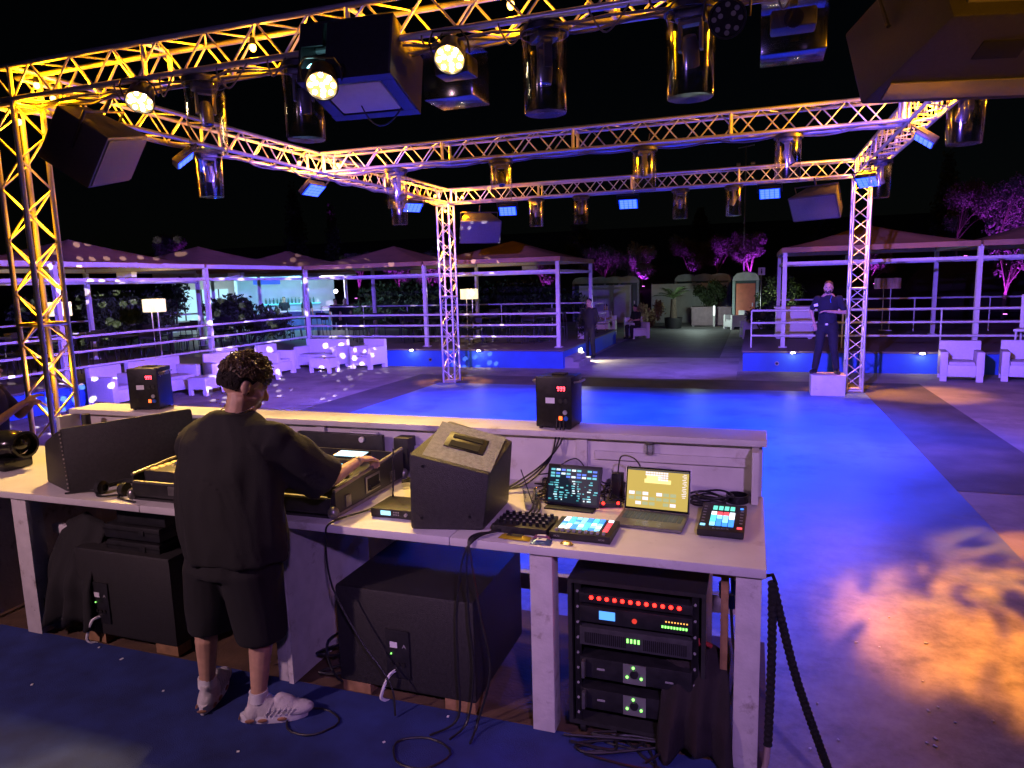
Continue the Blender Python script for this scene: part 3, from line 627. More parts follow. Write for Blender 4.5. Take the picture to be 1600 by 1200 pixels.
h = MB(); h.box((w/2+.009, 0, .085), (.006, .15, .09), bev=.002); hp = at(t, 'handle_plate', h, M_edge)
ob('handle_recess', MB().box((w/2+.0125, 0, .085), (.003, .12, .066)), MATS['void_black'], hp)
ob('handle_grip', MB().tube([(w/2+.018, -.05, .08), (w/2+.024, -.05, .06), (w/2+.024, .05, .06), (w/2+.018, .05, .08)], .006), M_black, hp)
for y in (-.25, .22): at(t, 'latch', MB().box((w/2+.009, y, .06), (.008, .05, .06), bev=.003), M_edge)
for x in (-.35, .3): at(t, 'latch', MB().box((x, -d_/2-.003, .07), (.07, .008, .05), bev=.003), M_edge)
M_deck = mat('player_top', (.05, .05, .055), .35, .3, .15, 40); M_btn = mat('grey_buttons', (.3, .3, .31), .4); E_cy = emat('cyan_led', (.2, .75, 1), 2.2); E_or = emat('orange_led', (1, .45, .08), 1.5); E_gr = emat('green_led', (.25, 1, .15), 2.5); E_red = emat('red_led', (1, .012, .008), 9)
def player(x, label):
    t = thing('dj_player', label, 'dj player', (x, 3.2, DZ+.04), group='DJ players in the flight case'); W, Dp = .36, .52
    at(t, 'body', MB().box((0, 0, .055), (W, Dp, .11), bev=.006), M_deck)
    at(t, 'jog_ring', MB().lathe([(.0, .004), (.118, .004), (.128, .0), (.134, -.004)], 40, (0, -.05, .112)), mat('silver_ring', (.6, .6, .62), .3, .8))
    at(t, 'jog_wheel', MB().lathe([(0, .02), (.1, .02), (.108, .012), (.11, .003)], 40, (0, -.05, .112)), mat('jog_blue', (.03, .08, .4), .3))
    dm = MB()
    for k in range(24):
        a = 2*math.pi*k/24; dm.sphere((.114*math.cos(a), -.05+.114*math.sin(a), .117), .008, 6)
    stuff(at(t, 'jog_dimples', dm, M_deck))
    at(t, 'jog_display', MB().cyl((0, -.05, .133), (0, -.05, .1345), .03, n=20), E_cy)
    s_ = at(t, 'screen', MB().box((0, .19, .135), (.2, .1, .01), Matrix.Rotation(R(6), 4, 'X')), M_glassdark); 
    ob('screen_picture', MB().box((0, .19, .1415), (.18, .085, .001), Matrix.Rotation(R(6), 4, 'X')), emat('player_screen', (.45, .8, 1), 1.5), s_)
    b = MB()
    for k in range(4): b.box((-.14, -.22+k*.05, .113), (.03, .028, .008), bev=.002)
    at(t, 'cue_buttons', b, E_or)
    b = MB()
    for k in range(8): b.box((-.15+k*.03, .105, .113), (.02, .016, .006))
    stuff(at(t, 'hot_cues', b, E_cy))
    at(t, 'tempo_slot', MB().box((.15, -.14, .111), (.008, .16, .003)), MATS['void_black']); at(t, 'tempo_fader', MB().box((.15, -.12, .12), (.03, .018, .018), bev=.003), M_black)
    return t
player(-3.08, 'DJ player behind the headphones on the far side of the DJ'); player(-2.17, 'DJ player with blue jog wheel under the reaching arm of the DJ')
t = thing('dj_mixer', 'black DJ mixer between the two players in front of the DJ', 'mixer', (-2.63, 3.2, DZ+.04))
at(t, 'body', MB().box((0, 0, .05), (.34, .52, .1), bev=.006), M_deck); kb = MB(); fb = MB()
for i in range(4):
    for j in range(5): kb.cyl((-.12+i*.08, .2-j*.055, .1), (-.12+i*.08, .2-j*.055, .122), .011, .009, 10)
    fb.box((-.12+i*.08, -.12-.02*(i % 2), .112), (.02, .03, .022))
stuff(at(t, 'knobs', kb, M_btn)); stuff(at(t, 'faders', fb, M_btn))
# black upright boxes behind the case (lids, power supplies)
t = tag(ob('monitor_box', MB().box((0, 0, .1), (.1, .1, .2), bev=.006), M_black, loc=(-1.99, 3.69, DZ+.04)), 'small upright black box behind the corner of the flight case', 'box')
t = tag(ob('case_lid', MB().box((0, 0, .12), (.62, .03, .24), bev=.006), M_case, loc=(-2.45, 3.70, DZ)), 'dark case lid standing against the desk wall behind the mixer', 'lid')
# headphones
t = thing('headphones', 'black headphones lying on the desk beside the flight case', 'headphones', (-3.46, 2.93, DZ))
at(t, 'headband', MB().tube([(.09*math.cos(a), .1*math.sin(a), .03+.02*math.sin(a)) for a in [R(-20+i*11) for i in range(20)]], .011, 8), M_black)
for s in (-1, 1): 
    c = at(t, 'ear_cup', MB().cyl((s*.09-.015, -.03, .04), (s*.09+.015, -.03, .04), .038, n=18), M_black); ob('ear_pad', MB().lathe([(.02, 0), (.036, .006), (.02, .014)], 16), M_blackmetal, c, loc=(s*.09-s*.015, -.03, .04), rot=(0, R(-90*s), 0))
tag(ob('cable_bundle', MB().tube(spline([(-3.75, 2.83, DZ+.008), (-3.62, 2.9, DZ+.012), (-3.5, 2.84, DZ+.008), (-3.4, 2.88, DZ+.01), (-3.35, 2.84, DZ+.008), (-3.2, 2.81, DZ+.006)]), .006), M_black), 'black cable curling in front of the headphones', 'cable')
tag(ob('tape_roll', MB().lathe([(.02, 0), (.035, 0), (.035, .03), (.02, .03), (.02, 0)], 18), mat('yellow_tape', (.6, .5, .03), .5), loc=(-3.6, 3.08, DZ)), 'small roll of yellow tape behind the headphones', 'tape')
# black fixture at the far end of the desk
t = thing('desk_spotlight', 'glossy black spotlight lying on the far end of the desk', 'stage light', (-4.74, 3.2, DZ))
M_gloss = mat('gloss_black', (.012, .012, .013), .18, 0, .1)
at(t, 'base', MB().box((0, 0, .04), (.22, .2, .08), bev=.02), M_gloss); at(t, 'head', MB().sphere((.02, 0, .17), (.17, .12, .09), 18), M_gloss); at(t, 'yoke', MB().tube([(-.0, -.12, .06), (0, -.13, .17), (0, -.1, .2)], .02, 8), M_gloss)
at(t, 'lens_hood', MB().lathe([(.07, 0), (.085, .02), (.09, .06), (.075, .06)], 18), M_gloss, loc=(.14, 0, .17), rot=(0, R(90), 0))
t = thing('spray_can', 'black and red spray can standing on the desk by the end wall', 'can', (-4.5, 3.62, DZ+.1))
at(t, 'can', MB().lathe([(0, 0), (.032, 0), (.033, .01), (.033, .12), (.02, .14)], 18), mat('red_can', (.4, .05, .04), .35, .3)); at(t, 'cap', MB().lathe([(0, .2), (.028, .2), (.03, .19), (.03, .125)], 18), M_black)
tag(ob('can_crate', MB().box((0, 0, .05), (.2, .16, .1), bev=.01), M_black, loc=(-4.5, 3.62, DZ)), 'low black box under the spray can', 'box')
# spark machines on the ledge
LZ = 1.4625; E_disp = emat('red_display', (1, .05, .08), 9)
def spark(loc, rz, label, cables):
    t = thing('spark_machine', label, 'spark machine', loc, (0, 0, rz), 'spark machines on the ledge')
    at(t, 'housing', MB().box((0, 0, .155), (.215, .2, .29), bev=.006), M_blackmetal); at(t, 'nozzle', MB().box((0, .02, .302), (.075, .075, .012)), MATS['void_black'])
    for s in (-1, 1): at(t, 'side_handle', MB().tube([(s*.107, -.05, .265), (s*.14, -.05, .27), (s*.14, .05, .27), (s*.107, .05, .265)], .006), M_edge)
    for x in (-.085, .085):
        for y in (-.08, .08): at(t, 'foot', MB().cyl((x, y, -.001), (x, y, .012), .012, n=10), M_black)
    d = MB()
    for k in range(3): 
        c0 = .03+k*.017; 
        for (a, b, w_, h_) in ((0, .011, .009, .002), (0, 0, .009, .002), (0, -.011, .009, .002), (-.005, .0055, .002, .009), (.005, .0055, .002, .009), (.005, -.0055, .002, .009)): d.box((c0+a, -.1015, .235+b), (w_, .003, h_))
    p = at(t, 'display', MB().box((.047, -.1, .235), (.065, .003, .034)), MATS['void_black']); stuff(ob('display_digits', d, E_disp, p))
    at(t, 'rating_label', MB().box((-.02, -.1, .165), (.055, .002, .032)), M_plastic)
    for x, z, m in ((.045, .165, M_black), (.075, .165, M_black), (.07, .1, mat('socket_grey', (.35, .35, .37), .4)), (.075, .065, mat('socket_blue', (.02, .1, .5), .4))): at(t, 'socket', MB().cyl((x, -.1, z), (x, -.109, z), .013, n=14), m)
    at(t, 'power_switch', MB().box((.042, -.101, .065), (.018, .008, .022)), emat('red_switch', (1, .12, .02), 3))
    for i in range(cables): at(t, 'power_lead', MB().tube(spline([(.02+i*.02, -.1, .06), (.02+i*.02, -.13, -.05), (0-.01*i, -.2, -.17), (-.09-.03*i, -.33, -.27), (-.22, -.38-.04*i, -.3)]), .0055), M_black)
    return t
spark((-1.06, 3.86, LZ), R(-4), 'black spark machine with lit red switch and three leads hanging over the ledge', 3)
sm2 = spark((-4.14, 3.87, LZ), R(18), 'black spark machine on the ledge behind the long stage monitor', 0)
def text(name, s, size, m, parent, loc, rot, ext=.0006):
    c = bpy.data.curves.new('txt', 'FONT'); c.body = s; c.size = size; c.extrude = ext; c.align_x = 'CENTER'; c.align_y = 'CENTER'
    o = bpy.data.objects.new('txt', c); COL.objects.link(o); dg = bpy.context.evaluated_depsgraph_get(); me = bpy.data.meshes.new_from_object(o.evaluated_get(dg)); bpy.data.objects.remove(o)
    me.materials.clear(); me.materials.append(m); return mk(name, me, parent, loc, rot)
text('side_logo', 'Sparkular', .04, M_plastic, sm2, (.109, 0, .255), (R(90), 0, R(90)))
# wireless receiver
t = thing('wireless_receiver', 'half-rack wireless microphone receiver with lit display tucked against the wedge monitor', 'receiver', (-1.68, 3.05, DZ))
at(t, 'case', MB().box((0, 0, .026), (.24, .2, .044), bev=.003), M_blackmetal); at(t, 'front_panel', MB().box((0, -.102, .026), (.235, .006, .042)), M_black)
at(t, 'display', MB().box((-.035, -.1055, .028), (.055, .003, .022)), emat('lcd_cyan', (.35, .85, 1), 1.3)); b = MB()
for i in range(3):
    for j in range(2): b.box((.012+i*.012, -.106, .022+j*.012), (.006, .003, .006))
at(t, 'buttons', b, M_btn); at(t, 'knob', MB().cyl((.08, -.105, .027), (.08, -.118, .027), .008, n=12), M_btn)
for x in (-.1, .1): at(t, 'antenna', MB().cyl((x, .09, .03), (x+.0, .12, .3), .005, .004, 8), M_black)
# sockets on the desk wall
t = thing('wall_socket_box', 'pale double power socket box on the desk wall behind the wedge monitor', 'socket', (-1.93, DY1-.02, 1.3))
t.location = (-1.86, DY1-.024, 1.28); at(t, 'box', MB().box((0, 0, 0), (.16, .05, .1), bev=.006), M_plastic); at(t, 'cover', MB().box((0, -.028, 0), (.11, .008, .06), bev=.003), M_plastic)
for x in (-.025, .025): at(t, 'outlet', MB().cyl((x, -.032, 0), (x, -.034, 0), .017, n=16), mat('outlet_brown', (.16, .09, .06), .5))
t = thing('wall_socket_box', 'pale socket box with plugs under the ledge behind the mixer', 'socket', (-2.3, DY1-.024, 1.36)); at(t, 'box', MB().box((0, 0, 0), (.2, .04, .07), bev=.006), M_plastic); at(t, 'plug', MB().cyl((.02, -.02, 0), (.02, -.07, 0), .018, n=12), M_plastic)
# cup with straw
t = thing('plastic_cup', 'clear plastic cup with a black straw beside the tablet', 'cup', (-1.06, 3.27, DZ))
at(t, 'cup', MB().lathe([(0, .003), (.026, .003), (.028, 0), (.038, .1), (.041, .102), (.039, .104)], 24), M_cup); at(t, 'straw', MB().cyl((.022, -.005, .006), (-.05, .01, .2), .003, n=8), M_black)
at(t, 'drink', MB().lathe([(0, .03), (.029, .03), (.0265, .004)], 20), mat('pale_drink', (.6, .6, .6), .1))
# tablet
t = thing('tablet', 'tablet standing on the desk showing a dark lighting console page', 'tablet', (-.86, 3.34, DZ), (0, 0, R(-3)))
T = Matrix.Translation((0, 0, .012))@Matrix.Rotation(R(-22), 4, 'X')
at(t, 'case', MB().box((0, 0, .1), (.29, .012, .21), T, .005), M_black); at(t, 'screen', MB().box((0, -.0068, .1), (.262, .001, .18), T), emat('tablet_dark', (.006, .012, .02), 1))
at(t, 'stand', MB().box((0, -.03, .004), (.26, .07, .008), bev=.003), M_black)
mbs = {k: MB() for k in range(4)}
for i in range(9):
    for j in range(3):
        if random.random() < .75: mbs[random.choice((0, 1, 1, 3))].box((-.115+i*.028, -.0078, .176-j*.015-.004*(j > 0)), (.022, .0008, .010), T)
for k in range(90):
    x = random.uniform(-.12, .12); z = random.uniform(.018, .125); mbs[random.choice((0, 1, 1, 2))].box((round(x/.03)*.03+random.uniform(-.006, .006), -.0078, round(z/.012)*.012), (random.uniform(.005, .02), .0008, random.uniform(.003, .007)), T)
for k, m in enumerate((emat('ui_white', (.75, .95, 1), 1), emat('ui_cyan', (.15, .55, .6), 1), emat('ui_teal', (.05, .3, .32), 1), emat('ui_blue', (.1, .2, .8), 1))): stuff(at(t, 'screen_picture', mbs[k], m))
# midi controllers: knobs on one half, pads on the other
t = thing('midi_knob_controller', 'black controller covered in rows of small knobs beside the pad grid', 'controller', (-1.0, 3.0, DZ), (0, 0, R(-1)))
at(t, 'body', MB().box((0, 0, .018), (.27, .2, .034), bev=.004), M_black); kb = MB(); cb = MB()
for i in range(8):
    for j in range(4): kb.cyl((-.112+i*.032, -.062+j*.043, .035), (-.112+i*.032, -.062+j*.043, .053), .0095, .008, 10)
    for j in range(4): cb.cyl((-.112+i*.032, -.062+j*.043, .053), (-.112+i*.032, -.062+j*.043, .0545), .006, n=8)
stuff(at(t, 'knobs', kb, M_blackmetal)); stuff(at(t, 'knob_caps', cb, M_btn))
t = thing('pad_controller', 'black pad controller with a grid of glowing blue and white pads', 'controller', (-.71, 2.995, DZ), (0, 0, R(-1)))
at(t, 'body', MB().box((0, 0, .018), (.28, .22, .034), bev=.004), M_black)
PADC = [emat('pad_blue', (.05, .25, 1), 1.6), emat('pad_lightblue', (.25, .7, 1), 1.6), emat('pad_white', (.8, .9, 1), 1.6), emat('pad_red', (1, .08, .1), 1.4), emat('pad_cyan', (.1, .85, .9), 1.5)]
pme = [MB().box((0, 0, 0), (.0235, .0275, .005), bev=.002).mesh('pad', m) for m in PADC]
for i in range(8):
    for j in range(5): mk('pad', pme[random.choice((0, 0, 1, 1, 2, 2, 4)) if i < 7 else random.choice((2, 3, 3))], t, (-.1+i*.0275+(.012 if i == 7 else 0), -.04+j*.031, .037))
fb = MB()
for i in range(9): fb.box((-.11+i*.027, -.085, .04), (.012, .018, .012))
stuff(at(t, 'faders', fb, M_btn)); text('brand_mark', 'AKAI', .013, M_btn, t, (-.105, -.1105, .018), (R(90), 0, 0)); text('brand_mark', 'APC40', .01, M_btn, t, (.1, -.1105, .018), (R(90), 0, 0))
# laptop
t = thing('laptop', 'open grey laptop with a yellow screen full of thumbnails', 'laptop', (-.44, 3.22, DZ), (0, 0, R(-4))); M_lap = mat('laptop_grey', (.2, .2, .21), .35, .6, .05)
at(t, 'base', MB().box((0, 0, .009), (.32, .23, .014), bev=.004), M_lap); kb = MB()
for j in range(5):
    for i in range(13): kb.box((-.132+i*.022, .075-j*.021, .0168), (.018, .017, .0016))
stuff(at(t, 'keys', kb, mat('backlit_keys', (.01, .01, .012), .5, emit=(.5, .6, .7), estr=.05))); at(t, 'trackpad', MB().box((0, -.073, .0163), (.12, .07, .001)), mat('trackpad_grey', (.16, .16, .17), .25, .5))
T = Matrix.Translation((0, .117, .014))@Matrix.Rotation(R(-14), 4, 'X')
ld = at(t, 'lid', MB().box((0, 0, .108), (.32, .007, .214), T, .003), M_lap); at(t, 'bezel', MB().box((0, -.0038, .108), (.312, .001, .208), T), M_glassdark)
at(t, 'screen', MB().box((0, -.0048, .109), (.3, .0008, .19), T), emat('screen_yellow', (.62, .47, .09), .75))
q = {k: MB() for k in range(4)}
q[0].box((0, -.0056, .2), (.3, .0006, .007), T); q[3].box((-.02, -.0056, .165), (.07, .0006, .028), T); q[3].box((.0, -.0056, .148), (.13, .0006, .02), T)
for i in range(9):
    for j in range(4):
        if j < 2 or i > 4: q[1].box((-.055+i*.0125, -.0062, .19-j*.011), (.0105, .0004, .008), T)
for i in range(7):
    for j in range(3):
        if random.random() < .85: q[random.choice((1, 2, 2))].box((-.125+i*.034, -.0058, .085-j*.024), (.028, .0005, .016), T)
for k in range(14): q[1].box((.132+random.uniform(-.004, .004), -.0058, .19-k*.0085), (random.uniform(.012, .022), .0005, .003), T)
for k, m in enumerate((emat('ui_bar', (.05, .05, .06), 1), emat('ui_pale', (.85, .8, .85), 1), emat('ui_olive', (.45, .5, .25), .8), emat('ui_bright', (1, .85, .3), 1))): stuff(at(t, 'screen_picture', q[k], m))
# small pad console
t = thing('lighting_controller', 'small black lighting controller with a square of coloured pads', 'controller', (-.115, 3.24, DZ), (0, 0, R(-2)))
T = Matrix.Rotation(R(6), 4, 'X'); at(t, 'body', MB().box((0, 0, .035), (.2, .3, .032), T, .005), M_black)
cols = [[2, 3, 3, 2], [4, 1, 1, 2], [4, 0, 1, 0], [1, 0, 0, 0]]
pm2 = [MB().box((0, 0, 0), (.024, .034, .004), bev=.002).mesh('pad', m) for m in PADC]
for j in range(4):
    for i in range(4): mk('pad', pm2[cols[j][i]], t, T@Vector((-.04+i*.027, .03-j*.038, .053)), (R(6), 0, 0))
s_ = at(t, 'display', MB().box((0, .09, .052), (.11, .06, .002), T), M_glassdark); p4 = MB()
for i in range(4): p4.box((-.039+i*.026, .09, .0535), (.02, .045, .001), T)
ob('display_picture', p4, emat('lcd_green', (.15, .8, .6), 1.1), s_)
for sx in (-1, 1):
    b = MB()
    for j in range(6): b.box((sx*.083, .1-j*.032, .053), (.014, .006, .002), T)
    at(t, 'side_keys', b, M_btn)
at(t, 'lit_key', MB().box((-.08, -.1, .053), (.022, .016, .003), T), PADC[1]); at(t, 'lit_key', MB().box((.08, -.11, .053), (.022, .016, .003), T), PADC[3]); at(t, 'lit_key', MB().box((.08, .1, .053), (.014, .012, .003), T), PADC[0])
text('brand_mark', 'WOLFMIX', .016, M_btn, t, T@Vector((0, -.13, .0525)), (R(6), 0, 0))
# coil, ashtray, jar
t = thing('cable_coil', 'coil of thick black cable behind the small lighting controller', 'cable', (-.2, 3.57, DZ)); b = MB()
for k in range(5): b.tube([((.085+.006*math.sin(k*2))*math.cos(a)+.008*k*(-1)**k, (.07)*math.sin(a), .008+.011*k+.004*math.sin(3*a+k)) for a in [i*math.pi/12 for i in range(25)]], .0055)
at(t, 'loops', b, M_black)
tag(ob('ashtray', MB().lathe([(0, .006), (.045, .006), (.05, .04), (.056, .04), (.055, 0), (0, 0)], 24), M_gloss, loc=(-.06, 3.64, DZ)), 'round black ashtray beside the coil of cable', 'ashtray')
t = thing('glass_jar', 'small clear jar glowing pale blue on the desk wall rail behind the laptop', 'jar', (-.52, 3.735, 1.3545)); at(t, 'jar', MB().lathe([(0, .0), (.026, 0), (.028, .01), (.028, .055), (.022, .062)], 20), M_cup); at(t, 'lid', MB().lathe([(0, .075), (.024, .075), (.024, .062)], 18), M_edge)
# chargers and leads between tablet and laptop
for x, y, z, lab in ((-.86, 3.6, .06, 'black charger plugged in behind the tablet'), (-.66, 3.55, .07, 'black power adapter standing between tablet and laptop')):
    tag(ob('power_adapter', MB().box((0, 0, z), (.06, .05, z*2), bev=.008), M_black, loc=(x, y, DZ)), lab, 'charger')
tag(ob('usb_hub', MB().box((0, 0, .012), (.13, .045, .024), bev=.005), M_black, loc=(-.68, 3.4, DZ), rot=(0, 0, .3)), 'flat black hub with red lights beside the laptop', 'hub')
hub = COL.objects['usb_hub']
for x in (-.03, .045): ob('red_light', MB().sphere((x, -.02, .024), .008, 8), E_red, hub)
def wires(n, x0, x1, y0, y1, z, label, name='loose_cable'):
    for k in range(n):
        P = [(random.uniform(x0, x1), random.uniform(y0, y1), z+random.uniform(.005, .03+.05*(i % 2))) for i in range(5)]
        tag(ob(name, MB().tube(spline(P, 7), .0042, 6), M_black), label, 'cable', label)
wires(5, -.78, -.58, 3.42, 3.66, DZ, 'thin black lead tangled between tablet and laptop')
wires(5, -1.12, -.95, 3.3, 3.7, DZ, 'thin black lead tangled behind the plastic cup')
wires(6, -1.93, -1.62, 3.42, 3.7, DZ, 'black lead in the tangle behind the flight case corner')
tag(ob('loose_cable', MB().tube(spline([(-.84, 3.58, DZ+.14), (-.9, 3.56, DZ+.2), (-1.02, 3.5, DZ+.12), (-1.03, 3.42, DZ+.03)]), .0035), M_black), 'thin lead looping from the charger behind the tablet', 'cable')
tag(ob('loose_cable', MB().tube(spline([(-.66, 3.55, DZ+.14), (-.64, 3.55, DZ+.23), (-.55, 3.5, DZ+.22), (-.5, 3.45, DZ+.1), (-.56, 3.42, DZ+.02)]), .004), M_black), 'black lead arching from the adapter to the laptop', 'cable')
tag(ob('loose_cable', MB().tube(spline([(-1.1, 3.55, DZ+.1), (-.95, 3.6, DZ+.11), (-.8, 3.6, DZ+.1)]), .004), M_black), 'black cord running behind the cup to the tablet', 'cable')
for i in range(3):
    tag(ob('hanging_cable', MB().tube(spline([(-1.1+.01*i, 3.45, DZ+.02), (-1.02+.02*i, 3.15, DZ+.03), (-1.1+.01*i, 2.92, DZ+.012), (-1.16-.015*i, 2.79, DZ+.012), (-1.22+.02*i, 2.755, DZ-.08), (-1.22+.06*i-.04, 2.75, .8), (-1.2+.08*i-.06, 2.74, .55), (-1.26+.05*i, 2.72, .3), (-1.36+.1*i, 2.62, ZS+.007)]), .0055), M_black),
        'black cable running over the desk edge and down past the subwoofer beside the post', 'cable', 'cables over the desk edge')
tag(ob('hanging_cable', MB().tube(spline([(-1.78, 3.2, DZ+.02), (-1.86, 3.0, DZ+.01), (-1.93, 2.8, DZ+.012), (-1.95, 2.765, DZ-.06), (-1.92, 2.75, .85), (-1.78, 2.745, .6), (-1.62, 2.735, .4), (-1.58, 2.7, ZS+.01)]), .005), M_black), 'single black cable drooping from the receiver over the desk edge', 'cable')
for k, (x, y) in enumerate(((-1.95, 2.55), (-1.35, 2.5))):
    tag(ob('floor_cable', MB().tube([(x+.13*math.cos(a)*(1+.1*math.sin(3*a)), y+.1*math.sin(a), ZS+.007) for a in [i*math.pi/10 for i in range(25)]], .005), M_black), ('loop of black cable on the carpet beside the white shoe', 'loop of black cable on the carpet below the subwoofer corner')[k], 'cable')
# snack wrappers
def wrapper(loc, rz, s, m, m2, label):
    t = thing('snack_wrapper', label, 'wrapper', loc, (0, 0, rz)); b = MB(); n = 8; vs = []; fs = []
    for i in range(n+1):
        for j in range(4):
            u = i/n*2-1; a = j/3*2-1; z = .003+.014*(1-u**6)*(1-a*a)+random.uniform(0, .003); vs.append((u*s[0]/2, a*s[1]/2, z))
    for i in range(n):
        for j in range(3): fs.append((i*4+j, (i+1)*4+j, (i+1)*4+j+1, i*4+j+1))
    b.add(vs, fs, True); at(t, 'foil', b, m); c = MB(); c.box((0, 0, .017), (s[0]*.5, s[1]*.5, .002)); at(t, 'print', c, m2); return t
wrapper((-1.0, 2.85, DZ), -.05, (.15, .055), mat('foil_yellow', (.6, .45, .03), .3, .3), mat('foil_black', (.02, .02, .02), .4), 'yellow and black snack wrapper in front of the knob controller')
wrapper((-.87, 2.83, DZ), .05, (.09, .06), mat('foil_blue', (.1, .16, .4), .25, .5), mat('print_white', (.6, .6, .62), .4), 'crumpled blue and clear wrapper below the pad controller')
wrapper((-.88, 2.87, DZ+.003), .1, (.08, .03), mat('foil_violet', (.25, .08, .2), .3, .3), MATS['print_white'], 'small purple and white sweet packet against the controllers')
wrapper((-.755, 2.835, DZ), -.25, (.06, .02), mat('foil_gold', (.7, .55, .1), .25, .6), MATS['foil_yellow'], 'small twisted gold sweet wrapper on the desk edge')

# ================================================================== BELOW THE DESK
M_void = MATS['void_black']
def subwoofer(loc, size, label, plate_x):
    t = thing('subwoofer', label, 'loudspeaker', loc, group='subwoofers under the desk'); w, d, h = size
    at(t, 'cabinet', MB().box((0, d/2, h/2+.06), (w, d, h), bev=.018), M_tolex)
    p = at(t, 'amp_plate', MB().box((plate_x, -.004, h*.5), (.13, .012, .25), bev=.003), M_black)
    ob('rating_label', MB().box((plate_x-.02, -.0115, h*.5+.05), (.04, .002, .03)), M_plastic, p)
    ob('logo_triangle', MB().add([(plate_x+.025, -.0112, h*.5+.035), (plate_x+.05, -.0112, h*.5+.035), (plate_x+.0375, -.0112, h*.5+.06), (plate_x+.0375, -.0112, h*.5+.045)], [(0, 3, 2), (1, 2, 3)]), M_btn, p)
    for k in range(3): ob('connector', MB().cyl((plate_x-.03+.03*k, -.01, h*.5-.05), (plate_x-.03+.03*k, -.016, h*.5-.05), .011, n=14), M_void, p)
    ob('lamp', MB().sphere((plate_x-.035, -.012, h*.5+.002), .004, 8), E_gr, p)
    at(t, 'mains_lead', MB().tube(spline([(plate_x-.02, -.01, h*.5-.09), (plate_x-.035, -.05, h*.5-.1), (plate_x-.075, -.06, h*.5-.2), (plate_x-.07, -.05, .03), (plate_x-.05, -.02, .01)]), .0085), M_plastic)
    for x in (-w*.38, w*.38): at(t, 'wood_block', MB().box((x, .06, .03), (.16, .1, .058)), M_wood)
    return t
subwoofer((-1.6, 2.85, ZS-.02), (.76, .72, .52), 'large black subwoofer with white mains lead between the white post and side panel', -.03)
subwoofer((-3.42, 2.86, ZS-.02), (.72, .7, .53), 'black subwoofer with stacked cases on top under the headphone end of the desk', -.18)
for k, (z, w, lab) in enumerate(((.79, .4, 'lowest black plastic case stacked on the subwoofer'), (.885, .42, 'upper black plastic case stacked on the subwoofer'))):
    t = thing('plastic_case', lab, 'case', (-3.36, 3.05, z), group='cases on the subwoofer'); at(t, 'shell', MB().box((0, 0, .043), (w, .3, .082), bev=.012), M_black); at(t, 'lid_seam', MB().box((0, 0, .055), (w+.006, .306, .006)), M_blackmetal); at(t, 'clasp', MB().box((.08, -.153, .05), (.04, .01, .03), bev=.002), M_black)
tag(ob('black_box', MB().box((0, 0, .06), (.36, .3, .12), bev=.008), M_black, loc=(-3.3, 3.07, .975)), 'black box wedged between the stacked cases and the desk top', 'box')
# draped jacket over the end of the subwoofer
def drape(name, cx, y0, y1, z1, z0, w, m, label):
    vs = []; fs = []; n, k = 22, 18
    for i in range(n+1):
        for j in range(k+1):
            u = i/n; v = j/k; X = cx+(u-.5)*w*(1+.25*v); Z = z1-(z1-z0)*v-.12*(1-v)*abs(u-.5)*1.2 - .03*math.sin(u*9)*(v > .8)
            Y = y0-.05*v+.035*math.sin(u*17+v*2)*v+.02*mnoise.noise(Vector((u*4, v*4, 1))) + .16*(1-v)**3; vs.append((X, Y, Z))
    for i in range(n):
        for j in range(k): a = i*(k+1)+j; fs.append((a, a+1, a+k+2, a+k+1))
    b = MB(); b.add(vs, fs, True); o = ob(name, b, m); md = o.modifiers.new('thick', 'SOLIDIFY'); md.thickness = .02; return tag(o, label, 'jacket')
drape('jacket', -3.84, 2.86, 3.1, .98, .36, .34, M_cotton, 'black jacket hung over the edge of the subwoofer beside the white post')
t = thing('backpack', 'dark backpack slumped on the boards beside the white post', 'bag', (-3.98, 2.98, ZS)); at(t, 'bag', MB().sphere((0, 0, .14), (.14, .13, .15), 16), mat('dark_nylon', (.02, .02, .024), .6, 0, .3, 20, .3, 60)); at(t, 'pocket', MB().sphere((-.01, -.1, .1), (.1, .05, .09), 14), MATS['dark_nylon']); at(t, 'strap', MB().tube([(-.06, -.1, .25), (-.12, -.16, .15), (-.1, -.12, .03)], .012), M_black)
# equipment rack
t = thing('equipment_rack', 'black equipment rack with red, blue and green lit units under the desk', 'rack', (-.46, 3.1, ZS-.03)); w, d, h = .58, .5, .66; RH = .09
sh = MB(); sh.box((-w/2, 0, RH+h/2), (.018, d, h)); at(t, 'side_panel', sh, M_case); at(t, 'side_panel', MB().box((w/2, 0, RH+h/2), (.018, d, h)), M_case)
at(t, 'top_panel', MB().box((0, 0, RH+h+.009), (w+.018, d, .018)), M_case); at(t, 'bottom_panel', MB().box((0, 0, RH-.009), (w+.018, d, .018)), M_case)
at(t, 'back_panel', MB().box((0, d/2-.02, RH+h/2), (w-.02, .012, h)), M_case)
fy = -d/2
for s in (-1, 1):
    r_ = at(t, 'rack_rail', MB().box((s*(w/2-.035), fy+.01, RH+h/2), (.03, .004, h)), M_blackmetal)
    for k in range(9): ob('rack_screw', MB().cyl((s*(w/2-.035), fy+.006, RH+.04+k*.073), (s*(w/2-.035), fy, RH+.04+k*.073), .006, n=8), M_btn, r_)
for x in (-.24, .24):
    for y in (-.2, .2): at(t, 'caster', MB().cyl((x-.012, y, .045), (x+.012, y, .045), .036, n=16), M_black)
def unit(name, zc, hh, m=M_black): return at(t, name, MB().box((0, fy+.04, RH+zc), (w-.09, .09, hh), bev=.003), m)
u_ = unit('power_strip', .60, .044); lm = MB().sphere((0, 0, 0), (.009, .007, .009), 10).mesh('red_lamp', E_red)
for k in range(12): mk('red_lamp', lm, u_, (-.19+k*.0345, fy-.007, RH+.605))
